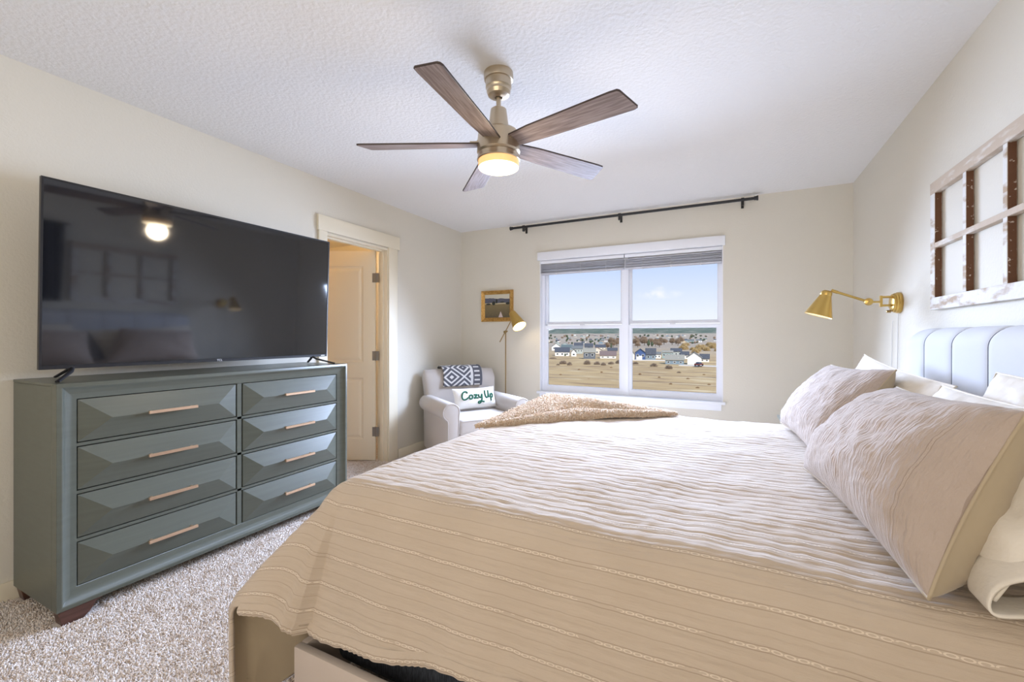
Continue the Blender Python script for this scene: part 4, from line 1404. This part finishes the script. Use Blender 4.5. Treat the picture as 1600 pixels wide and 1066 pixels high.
# patterned throw over the chair back
mb = MB()
path = [(-0.245, 0.665), (-0.262, 0.74), (-0.276, 0.80), (-0.288, 0.838), (-0.315, 0.864), (-0.355, 0.872), (-0.395, 0.862), (-0.430, 0.835), (-0.440, 0.78), (-0.438, 0.66), (-0.436, 0.55)]
cum = [0]
for i in range(1, len(path)):
    cum.append(cum[-1] + math.dist(path[i], path[i - 1]))


def thr(u, v):
    d = v * cum[-1]
    i = 0
    while i < len(path) - 2 and cum[i + 1] < d:
        i += 1
    t = (d - cum[i]) / (cum[i + 1] - cum[i])
    x, z = lerp(path[i][0], path[i + 1][0], t), lerp(path[i][1], path[i + 1][1], t)
    y = -0.215 + 0.435 * u + 0.02 * (v - 0.3) + 0.01 * math.sin(v * 9)
    x += 0.006 * fbm(u * 3, v * 3, 4) + 0.004
    return (x, y, z + 0.004 + 0.003 * fbm(u * 4, v * 2, 1))


mb.grid(thr, 40, 60, lambda u, v: (u * 0.375, v * cum[-1] * 0.85))
# lie in the chair's own frame
ct = obj('throw_blanket', mb, 'woven', smooth=True, normals=False)
ct.data.transform(WM[ac.name])
rebase(ct, tuple(WM[ac.name] @ Vector((-0.34, 0, 0.55))))
tsm = ct.modifiers.new('cloth_thickness', 'SOLIDIFY'); tsm.thickness = 0.006; tsm.offset = 1
tag(ct, 'charcoal and white geometric woven throw over the armchair back', 'blanket')

# lettered cushion
cw, ch_ = 0.475, 0.215
cu_ = thing('lumbar_cushion', 'white lumbar cushion with green lettering on the armchair seat', 'cushion', (0, 0, 0))
cm = WM[ac.name] @ Matrix.Translation((-0.035, 0.045, 0.565)) @ Matrix.Rotation(R(4), 4, 'Z') @ Matrix.Rotation(R(-20), 4, 'Y')
CB = WM[ac.name] @ Vector((-0.02, 0.045, 0.45))
cu_.location = CB
WM[cu_.name] = Matrix.Translation(CB)


def cush(sg, th_):
    def fn(u, v):
        a, b = 2 * u - 1, 2 * v - 1
        y = a * cw / 2 * (1 - 0.05 * (1 - b * b))
        z = b * ch_ / 2 * (1 - 0.08 * (1 - a * a))
        k = (max(0, 1 - abs(a) ** 3) ** 0.6) * (max(0, 1 - abs(b) ** 2.6) ** 0.6)
        return cm @ Vector((sg * (th_ * k + 0.003 * fbm(u * 4, v * 4, sg) * k), y, z))
    return fn


cf = cush(1, 0.058)
obj('front_panel', MB().grid(cf, 40, 30), 'cushion', cu_, smooth=True, normals=False)
obj('back_panel', MB().grid(cush(-1, 0.05), 40, 30, flip=True), 'cushion', cu_, smooth=True, normals=False)
# strokes on a unit-ish canvas: x 0..1 across the cushion, y 0..1 up
STR = [
    # C
    [(0.335, 0.70), (0.325, 0.77), (0.285, 0.79), (0.235, 0.72), (0.205, 0.58), (0.205, 0.46), (0.235, 0.39), (0.285, 0.40), (0.335, 0.47)],
    # o
    [(0.425, 0.60), (0.385, 0.58), (0.362, 0.50), (0.370, 0.42), (0.405, 0.40), (0.440, 0.45), (0.445, 0.54), (0.425, 0.60)],
    # z
    [(0.480, 0.59), (0.560, 0.59), (0.520, 0.51), (0.480, 0.42), (0.520, 0.435), (0.575, 0.415)],
    # y
    [(0.600, 0.60), (0.598, 0.50), (0.620, 0.44), (0.650, 0.46), (0.678, 0.60), (0.672, 0.44), (0.655, 0.28), (0.620, 0.17), (0.580, 0.16), (0.575, 0.22), (0.625, 0.26), (0.700, 0.22), (0.72, 0.21)],
    # U
    [(0.765, 0.78), (0.760, 0.60), (0.770, 0.45), (0.800, 0.42), (0.830, 0.48), (0.845, 0.62), (0.850, 0.78), (0.848, 0.55), (0.862, 0.42)],
    # p
    [(0.900, 0.60), (0.902, 0.45), (0.905, 0.25), (0.903, 0.48), (0.925, 0.60), (0.955, 0.59), (0.965, 0.51), (0.945, 0.43), (0.912, 0.44)],
]


def smooth_path(p, n=6):
    out = []
    for i in range(len(p) - 1):
        p0, p1, p2, p3 = p[max(0, i - 1)], p[i], p[i + 1], p[min(len(p) - 1, i + 2)]
        for k in range(n):
            t = k / n
            out.append(tuple(0.5 * (2 * b + (c - a) * t + (2 * a - 5 * b + 4 * c - d) * t * t + (3 * b - a - 3 * c + d) * t ** 3) for a, b, c, d in zip(p0, p1, p2, p3)))
    out.append(p[-1])
    return out


lm = MB()
for st in STR:
    pts = []
    for x, y in smooth_path(st):
        pts.append(cf(x * 1.0 - 0.06, y * 0.98 + 0.02) + (cm.to_3x3() @ Vector((0.0015, 0, 0))))
    lm.tube(pts, 0.0078, 8)
lt = obj('lettering', lm, 'green_yarn', cu_, smooth=True, normals=False)
lab(lt, 'dark green script lettering on the cushion')

# ------------------------------------------------------------------ carpet pile where the floor shows
pts = []
for sp_, (x0, x1, y0, y1) in ((0.0066, (-2.90, -1.15, 0.25, 2.30)), (0.0105, (-2.90, 0.90, -1.29, 0.25)), (0.0105, (-2.90, 0.90, 2.30, 4.41)), (0.0105, (-1.15, 0.90, 0.25, 0.92)), (0.0105, (-5.2, -2.90, 1.52, 4.34))):
    gx, gy = np.meshgrid(np.arange(x0, x1, sp_), np.arange(y0, y1, sp_))
    P = np.stack([gx.ravel(), gy.ravel()], 1) + rng.normal(scale=sp_ * 0.36, size=(gx.size, 2))
    px_, py_ = P[:, 0], P[:, 1]
    keep = ~((px_ < -2.425) & (px_ > -2.89) & (((py_ > 0.745) & (py_ < 0.915)) | ((py_ > 2.07) & (py_ < 2.24))) & ((px_ > -2.50) | (px_ < -2.82)))
    keep &= ~((px_ > -1.24) & (py_ > 0.90) & (py_ < 3.02))
    keep &= ~((px_ > 0.28) & (py_ > 3.0) & (py_ < 3.49))
    keep &= ~((px_ > -3.03) & (px_ < XL + 0.016) & ((py_ < DY0) | (py_ > DY1)))
    keep &= ~(np.hypot(px_ - LPx, py_ - LPy) < 0.09)
    ca_, sa_ = math.cos(AR), math.sin(AR)
    lx, ly = (px_ - AX) * ca_ + (py_ - AY) * sa_, -(px_ - AX) * sa_ + (py_ - AY) * ca_
    keep &= ~((np.abs(lx) < 0.37) & (np.abs(ly) < 0.38))
    pts.append(np.column_stack([P[keep], np.zeros(int(keep.sum()))]))
pts = np.concatenate(pts)
cp_ = tuft_mesh('carpet_pile', pts, np.tile([0, 0, 1.0], (len(pts), 1)), 0.009, 0.0033, 'yarn', 1.3, None, 9)
tag(cp_, 'short speckled beige carpet pile on the floor beside the bed', 'carpet', kind='stuff')

# ------------------------------------------------------------------ outside: plain, hills, houses, trees
F_ = Vector((-math.sin(R(26.6)), math.cos(R(26.6)), 0)); R_ = Vector((math.cos(R(26.6)), math.sin(R(26.6)), 0))
GZ = -11.0


def ground_at(x, y):
    """plain point seen at photo position x,y (used once to lay out the town)"""
    d = F_ + R_ * (x - 800) / 680 + Vector((0, 0, 1)) * (526 - y) / 680
    t = 40.0
    while t < 8000:
        q = Vector((0, 0, 1.185)) + d * t
        if q.z <= plain_z(q.y):
            break
        t *= 1.004
    return q


def plain_z(y):
    """the plain climbs gently towards the hills"""
    return GZ + 40.0 * sstep(330, 4300, y) ** 1.15


def terr(x, y):
    z = plain_z(y)
    if y < 75:
        z = lerp(-3.2, GZ, sstep(5, 75, y))
    z += 0.5 * fbm(x * 0.02, y * 0.03, 0.5) * sstep(30, 90, y) * sstep(170, 130, y)
    return z


mb = MB()
ys = list(np.linspace(5, 60, 12)) + list(np.linspace(64, 200, 60)) + list(np.geomspace(210, 9000, 36))
us = np.linspace(-1.6, 1.2, 70)
for y in ys:
    for u in us:
        x = u * (y + 25) * 0.9
        mb.v.append((x, y, terr(x, y)))
nu = len(us)
for j in range(len(ys) - 1):
    for i in range(nu - 1):
        a = j * nu + i
        mb.f.append((a, a + 1, a + nu + 1, a + nu))
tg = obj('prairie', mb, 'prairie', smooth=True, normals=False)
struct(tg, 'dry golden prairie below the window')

mb = MB()
# profile of the hills: (photo x, photo y of the crest)
prof = [(600, 516), (700, 513), (800, 517), (850, 518), (862, 516), (868, 513.5), (880, 512.2), (905, 511.5), (940, 512), (965, 513), (990, 513.2), (1010, 513), (1040, 512.3), (1060, 511.8), (1085, 511.8), (1120, 512), (1200, 513), (1350, 515)]
nr_ = 120
rows = 9
for k in range(nr_):
    pxx = 600 + (1350 - 600) * k / (nr_ - 1)
    i = 0
    while prof[i + 1][0] < pxx:
        i += 1
    t = (pxx - prof[i][0]) / (prof[i + 1][0] - prof[i][0])
    py = lerp(prof[i][1], prof[i + 1][1], t) + 0.5 * fbm(k * 0.31, 0, 0)
    for j in range(rows):
        f = j / (rows - 1)
        dist = 4200 + 1600 * f
        d = F_ + R_ * (pxx - 800) / 680
        hmax = (526 - py) / 680 * (4200 + 1600 * 0.75) + 1.2
        prof_h = math.sin(min(1, f / 0.75) * math.pi / 2) if f < 0.75 else 1 - (f - 0.75)
        p = d * dist
        z = GZ + (hmax - GZ) * prof_h * (1 + 0.05 * fbm(k * .2, j * .6, 1) * (f < 0.7))
        mb.v.append((p.x, p.y, z))
for k in range(nr_ - 1):
    for j in range(rows - 1):
        a = k * rows + j
        mb.f.append((a, a + rows, a + rows + 1, a + 1))
struct(obj('hills', mb, 'hill', smooth=True, normals=False), 'low pine-covered hills on the horizon')

rd = MB()
for (xa, ya, xb, yb) in ((1062, 571.5, 1135, 574.0), (985, 563.2, 1040, 564.2)):
    p, q = ground_at(xa, ya), ground_at(xb, yb)
    n_ = (q - p).cross(Vector((0, 0, 1))).normalized() * 2.2
    rd.add([(v.x, v.y, GZ + 0.35) for v in (p + n_, q + n_, q - n_, p - n_)] + [(v.x, v.y, GZ - 0.5) for v in (p + n_, q + n_, q - n_, p - n_)], [(0, 1, 2, 3), (0, 4, 5, 1), (1, 5, 6, 2), (2, 6, 7, 3), (3, 7, 4, 0)])
struct(obj('road', rd, 'road'), 'pale concrete road past the houses')


TAKEN = []


def spot(xa, xb, ya, yb, wpx, pw_=1.0):
    """a free place in a stretch of the town, well clear of its neighbours"""
    best = None
    for _ in range(60):
        px, py = random.uniform(xa, xb), ya + (yb - ya) * random.random() ** pw_
        p = ground_at(px, py)
        rad_ = wpx * (p - Vector((0, 0, 1.185))).dot(F_) / 680.0 * 0.62
        gap = min([(p.xy - q).length - rad_ - rq for q, rq in TAKEN] or [1])
        if best is None or gap > best[0]:
            best = (gap, px, py, p.xy.copy(), rad_)
        if gap > 0:
            break
    TAKEN.append((best[3], best[4]))
    return best[1], best[2]


def house(px, py, wpx, hpx, wall, roof, label, gable=False, depth=0.9, rz=0.0, group=None, windows=2, rf=0.45, garage=False):
    p = ground_at(px, py)
    dist = (p - Vector((0, 0, 1.185))).dot(F_)
    k = dist / 680.0
    w = wpx * k * 0.97
    h = hpx * k
    TAKEN.append((p.xy.copy(), w * 0.75))
    face = math.atan2(p.y, p.x) - math.pi / 2 + rz       # front looks back at the window
    r = thing('house', label, 'house', (p.x, p.y, p.z - 0.05), face, group)
    dp_ = w * depth
    hw_ = h * (1 - rf)
    x0, x1, y0, y1 = -w / 2, w / 2, 0.0, dp_
    ov = 0.35
    if gable:      # gable end towards the window
        mb = MB().loft([[(x0, y0, 0), (x1, y0, 0), (x1, y0, hw_), (0, y0, h), (x0, y0, hw_)], [(x0, y1, 0), (x1, y1, 0), (x1, y1, hw_), (0, y1, h), (x0, y1, hw_)]], caps=True)
        rfb = MB()
        sl = (h - hw_) / (w / 2)
        for s in (-1, 1):
            xe = s * (w / 2 + ov)
            ze = hw_ - ov * sl
            rfb.loft([[(0, y0 - ov, h + 0.05), (xe, y0 - ov, ze + 0.05), (xe, y0 - ov, ze + 0.3), (0, y0 - ov, h + 0.3)], [(0, y1 + ov, h + 0.05), (xe, y1 + ov, ze + 0.05), (xe, y1 + ov, ze + 0.3), (0, y1 + ov, h + 0.3)]], caps=True)
    else:
        ym = (y0 + y1) / 2
        mb = MB().loft([[(x0, y0, 0), (x0, y1, 0), (x0, y1, hw_), (x0, ym, h), (x0, y0, hw_)], [(x1, y0, 0), (x1, y1, 0), (x1, y1, hw_), (x1, ym, h), (x1, y0, hw_)]], caps=True)
        rfb = MB()
        sl = (h - hw_) / (dp_ / 2)
        for s in (-1, 1):
            ye = ym + s * (dp_ / 2 + ov)
            ze = hw_ - ov * sl
            rfb.loft([[(x0 - ov, ym, h + 0.05), (x0 - ov, ye, ze + 0.05), (x0 - ov, ye, ze + 0.3), (x0 - ov, ym, h + 0.3)], [(x1 + ov, ym, h + 0.05), (x1 + ov, ye, ze + 0.05), (x1 + ov, ye, ze + 0.3), (x1 + ov, ym, h + 0.3)]], caps=True)
    obj('wall', mb, 'h_' + wall, r, world=False)
    obj('roof', rfb, 'h_' + roof, r, world=False)
    for i in range(windows):
        xc = x0 + w * (i + 0.5) / windows
        zc = hw_ * (0.62 if hw_ > 3.2 else 0.5)
        ww, wh = min(1.5, w / windows * 0.45), min(1.4, hw_ * 0.4)
        wf = obj('window', box(xc - ww / 2, xc + ww / 2, y0 - 0.08, y0 - 0.01, zc - wh / 2, zc + wh / 2), 'h_white', r, world=False)
        obj('pane', box(xc - ww / 2 + .12, xc + ww / 2 - .12, y0 - 0.1, y0 - 0.05, zc - wh / 2 + .12, zc + wh / 2 - .12), 'pane_dark', wf, world=False)
    if garage:
        obj('garage_door', box(x0 + w * 0.1, x0 + w * 0.1 + 3.0, y0 - 0.1, y0 - 0.02, 0, min(2.2, hw_ * .7)), 'h_white', r, world=False)
    return r


# left pane
house(878.5, 556.5, 23, 13, 'white', 'r_dark', 'white house with dark roof at the left edge of the housing row', rf=0.5, windows=3)
house(896.5, 557.2, 8, 11, 'white', 'r_dark', 'small white gabled wing beside the leftmost white house', gable=True, windows=1, rf=0.4)
house(902, 553, 17, 12, 'sage', 'r_grey', 'grey-green two-storey house between the white house and the grey house', windows=4, rf=0.35)
house(921, 561, 19, 16, 'slate', 'r_tan', 'slate grey house with pale roof at the front of the left row', rf=0.35, windows=2)
house(933, 553, 15, 10, 'cream', 'r_brown', 'cream gabled house behind the slate grey house', gable=True, windows=1)
house(950, 560.5, 25, 11, 'white', 'r_brown', 'low white house with brown roof at the right of the left pane', rf=0.55, windows=3)
house(869, 548, 14, 11, 'white', 'r_green', 'white house peeking above the leftmost dark roof', gable=True, windows=2)
house(886, 547, 18, 8, 'bluegrey', 'r_green', 'blue-grey house with green-grey roof in the second row', rf=0.5, windows=2)
house(904, 545, 14, 9, 'white', 'r_dark', 'white house with dark roof in the second row', rf=0.5, windows=2)
house(920, 546, 13, 9, 'slate', 'r_dark', 'dark slate house in the second row', rf=0.5, windows=2)
house(938, 546, 16, 7, 'cream', 'r_dark', 'cream house with wide dark roof in the second row', rf=0.55, windows=2)
house(957, 551, 15, 7, 'taupe', 'r_dark', 'taupe house with dark roof behind the low white house', rf=0.55, windows=2)
# right pane
house(1000.5, 562.5, 16, 17, 'navy', 'r_dark', 'navy blue gabled house with white windows', gable=True, windows=2, rf=0.35, garage=True)
house(987, 563, 8, 15, 'white', 'r_dark', 'pale house cut by the middle window mullion', gable=True, windows=1, rf=0.35)
house(1016.7, 562, 15, 17, 'bluegrey', 'r_dark', 'blue-grey house with dark roof right of the navy house', windows=2, rf=0.5)
house(1027.5, 560.5, 10, 10, 'white', 'r_grey', 'white house between the dark roof and the teal house', windows=2, rf=0.3)
house(1043, 560.5, 16, 12, 'teal', 'r_tan', 'teal grey house with flat pale roof', windows=3, rf=0.2)
house(1056.5, 559, 16, 14, 'sage', 'r_dark', 'sage house with dark roof behind the low blue house', windows=3, rf=0.3)
house(1054, 569.5, 28, 14, 'bluegrey', 'r_tan', 'low blue-grey house with tan roof nearest in the right pane', windows=3, rf=0.5)
house(1070, 561, 12, 11, 'white', 'r_dark', 'white house with dark roof behind the tall white gable', windows=2, rf=0.4)
house(1085, 570, 21, 19, 'white', 'r_grey', 'tall white gable house facing the window', gable=True, windows=0, rf=0.4)
house(1101, 566, 13, 12, 'white', 'r_dark', 'white house with dark roof right of the tall gable', windows=2, rf=0.5)
house(1066, 535.5, 9, 4.5, 'tan', 'r_tan', 'tan barn-like house beyond the brown trees', gable=True, windows=1)
house(1079, 535.3, 10, 5, 'teal', 'r_grey', 'teal house beyond the brown trees', windows=2)
house(1092, 535, 9, 4.6, 'white', 'r_grey', 'white house beyond the brown trees at the far right', windows=2)
hn = 0
for (xa, xb, ya, yb, cnt, lb, gp) in ((853, 968, 524.5, 540, 46, 'tiny house among the distant rows seen through the left pane', 'distant houses in the left pane'), (985, 1120, 523.5, 533.5, 34, 'tiny house among the distant rows seen through the right pane', 'distant houses in the right pane')):
    for i in range(cnt):
        wv_, hv_ = random.uniform(4.5, 8), random.uniform(2.4, 3.6)
        px, py = spot(xa, xb, ya, yb, wv_ * 0.9, 1.2)
        house(px, py, wv_ * (0.45 + max(0, py - 524) * 0.05), hv_ * (0.5 + max(0, py - 524) * 0.055), random.choice(['white', 'cream', 'taupe', 'sage', 'bluegrey']), random.choice(['r_dark', 'r_grey', 'r_brown', 'r_tan', 'r_green']), lb, gable=random.random() < 0.4, group=gp, windows=0)


def crown_mb(rx, ry, rz_, zc, rough, seed, cone=False):
    bm = bmesh.new()
    bmesh.ops.create_icosphere(bm, subdivisions=3, radius=1.0)
    mb = MB()
    idx = {}
    for i, v in enumerate(bm.verts):
        n_ = fbm(v.co.x * 3 + seed, v.co.y * 3, v.co.z * 3, 3)
        s = 1 + rough * n_
        x, y, z = v.co.x * s, v.co.y * s, v.co.z * s
        if cone:
            t = (v.co.z + 1) / 2
            x *= max(0.06, 1.15 * (1 - t)); y *= max(0.06, 1.15 * (1 - t))
        mb.v.append((x * rx, y * ry, z * rz_ + zc)); idx[v] = i
    for f in bm.faces:
        mb.f.append(tuple(idx[v] for v in f.verts))
    bm.free()
    return mb


def twig_pts(w, h, n, seed, tall):
    r_ = np.random.default_rng(seed)
    q = r_.normal(size=(n, 3)); q /= np.linalg.norm(q, axis=1, keepdims=True)
    q[:, 2] = np.abs(q[:, 2])
    rad_ = r_.random((n, 1)) ** 0.4
    P = q * rad_ * np.array([w, w, h * (0.55 if tall else 0.75)]) * 0.85
    P[:, 2] += h * (0.32 if tall else 0.0)
    N_ = q * 0.8 + np.array([0, 0, 0.7]); N_ /= np.linalg.norm(N_, axis=1, keepdims=True)
    return P, N_


def plant(kind, px, py, wpx, hpx, label, cat, material, group=None, cone=False, rough=0.55, trunk=True):
    p = ground_at(px, py)
    k = (p - Vector((0, 0, 1.185))).dot(F_) / 680.0
    w, h = wpx * k / 2, hpx * k
    r = thing(kind, label, cat, (p.x, p.y, p.z - 0.1), random.uniform(0, 6), group)
    if not cone and kind != 'shade_tree':
        P_, N_ = twig_pts(w, h, 420, int(px * 13 + py * 7), trunk)
        tw = tuft_mesh('twigs', P_, N_, h * 0.26, h * 0.028, material, 0.8, None, int(px))
        tw.parent = r
    else:
      obj('crown' if trunk else 'twigs', crown_mb(w, w, h * (0.42 if trunk else 0.5), h * (0.58 if trunk else 0.42), rough, random.uniform(0, 50), cone), material, r, world=False, normals=False)
    obj('trunk' if trunk else 'stem', MB().tube([(0, 0, -0.2), (0, 0, h * 0.5)], [h * 0.05, h * 0.03], 7), 'trunk', r, world=False)
    return r


for (px, py, w, h, lb) in ((880, 569, 13, 8, 'grey scrub bush in front of the leftmost white house'), (890, 571, 8, 7, 'small grey scrub bush right of the leftmost one'), (917.5, 569.5, 11, 9, 'dark scrub bush below the slate grey house'),
                           (864, 561, 14, 4, 'low rust scrub at the left edge of the window'), (933, 570, 10, 7, 'scrub bush right of the dark bush'), (943, 571, 9, 6, 'scrub bush left of the low white house corner'),
                           (955, 569.5, 10, 6, 'scrub bush below the low white house'), (966, 568, 8, 7, 'scrub bush beside the middle mullion'), (993, 569, 10, 5, 'scrub bush below the navy house'), (1022, 573, 13, 7, 'grey scrub bush in the middle of the right pane'),
                           (1045, 576.5, 12, 8, 'grey scrub bush below the low blue house'), (1061, 583, 7, 4, 'lone small scrub bush on the open grass'), (872, 571, 6, 4, 'tiny scrub tuft at the field edge on the left')):
    plant('scrub_bush', px, py, w, h, lb, 'bush', 'bush', 'scrub bushes along the field', trunk=False)
for px, py, w in ((905, 578, 5), (940, 582, 4), (876, 586, 5), (1000, 585, 5), (1030, 590, 4), (1075, 592, 6), (1100, 586, 5), (1048, 600, 6), (1108, 601, 6), (920, 593, 5), (1090, 606, 7), (955, 575, 5)):
    plant('grass_clump', px, py, w, 2.6, 'low dry clump scattered on the open golden field', 'grass clump', 'clump', 'dry clumps on the open field', trunk=False)
plant('pine_tree', 1013.5, 542, 6, 13, 'dark pine left of the pair above the navy roof', 'tree', 'conifer', 'dark pines', cone=True, rough=0.3)
plant('pine_tree', 1019, 542, 5, 10, 'dark pine right of the pair above the navy roof', 'tree', 'conifer', 'dark pines', cone=True, rough=0.3)
plant('pine_tree', 955, 545, 4, 10, 'dark pine near the middle mullion in the left pane', 'tree', 'conifer', 'dark pines', cone=True, rough=0.3)
plant('pine_tree', 929, 540, 4, 7, 'dark pine above the second row in the left pane', 'tree', 'conifer', 'dark pines', cone=True, rough=0.3)
plant('pine_tree', 883, 557, 4, 6, 'small dark pine in front of the white gabled wing', 'tree', 'conifer', 'dark pines', cone=True, rough=0.3)
for i in range(17):
    plant('bare_tree', *spot(992, 1064, 536, 544, 9), random.uniform(7, 11), random.uniform(8, 12), 'leafless brown tree in the belt behind the right-hand houses', 'tree', 'bare_tree', 'bare tree belt in the right pane')
for i in range(9):
    plant('bare_tree', *spot(942, 969, 537, 548, 7), random.uniform(5, 9), random.uniform(8, 12), 'leafless brown tree by the middle mullion in the left pane', 'tree', 'bare_tree', 'bare trees in the left pane')
for i in range(16):
    plant('golden_shrub', *spot(1064, 1124, 540, 552, 11), random.uniform(9, 14), random.uniform(6, 10), 'golden brush thicket behind the tall white gable', 'bush', 'golden', 'golden brush in the right pane', trunk=False)
for i in range(96):
    side_ = i % 2
    plant('shade_tree', *spot(*((852, 968) if side_ else (985, 1122)), 524.5, 538, 4), random.uniform(2.2, 4.2), random.uniform(2, 3.6), 'tiny dark tree among the distant houses in the left pane' if side_ else 'tiny dark tree among the distant houses in the right pane', 'tree', 'conifer' if i % 3 else 'bare_tree', 'distant trees in the left pane' if side_ else 'distant trees in the right pane')

p = ground_at(1092, 573.5)
car = thing('car', 'dark red car parked on the road by the tall white gable house', 'car', (p.x, p.y, p.z + 0.4), R(62))
obj('body', MB().box(-2.0, 2.0, -0.85, 0.85, 0.35, 0.95), 'car_red', car, world=False, bevel=0.15, seg=2)
obj('cabin', MB().loft([[(-1.3, -0.8, 0.93), (1.1, -0.8, 0.93), (1.1, 0.8, 0.93), (-1.3, 0.8, 0.93)], [(-0.8, -0.65, 1.5), (0.6, -0.65, 1.5), (0.6, 0.65, 1.5), (-0.8, 0.65, 1.5)]], caps=True), 'pane_dark', car, world=False)
for x in (-1.25, 1.25):
    for y in (-0.85, 0.85):
        obj('wheel', MB().lathe([(0, -0.12), (0.34, -0.12), (0.34, 0.12), (0, 0.12)], (x, y, 0.34), (0, 1, 0), 16), 'tyre', car, world=False)
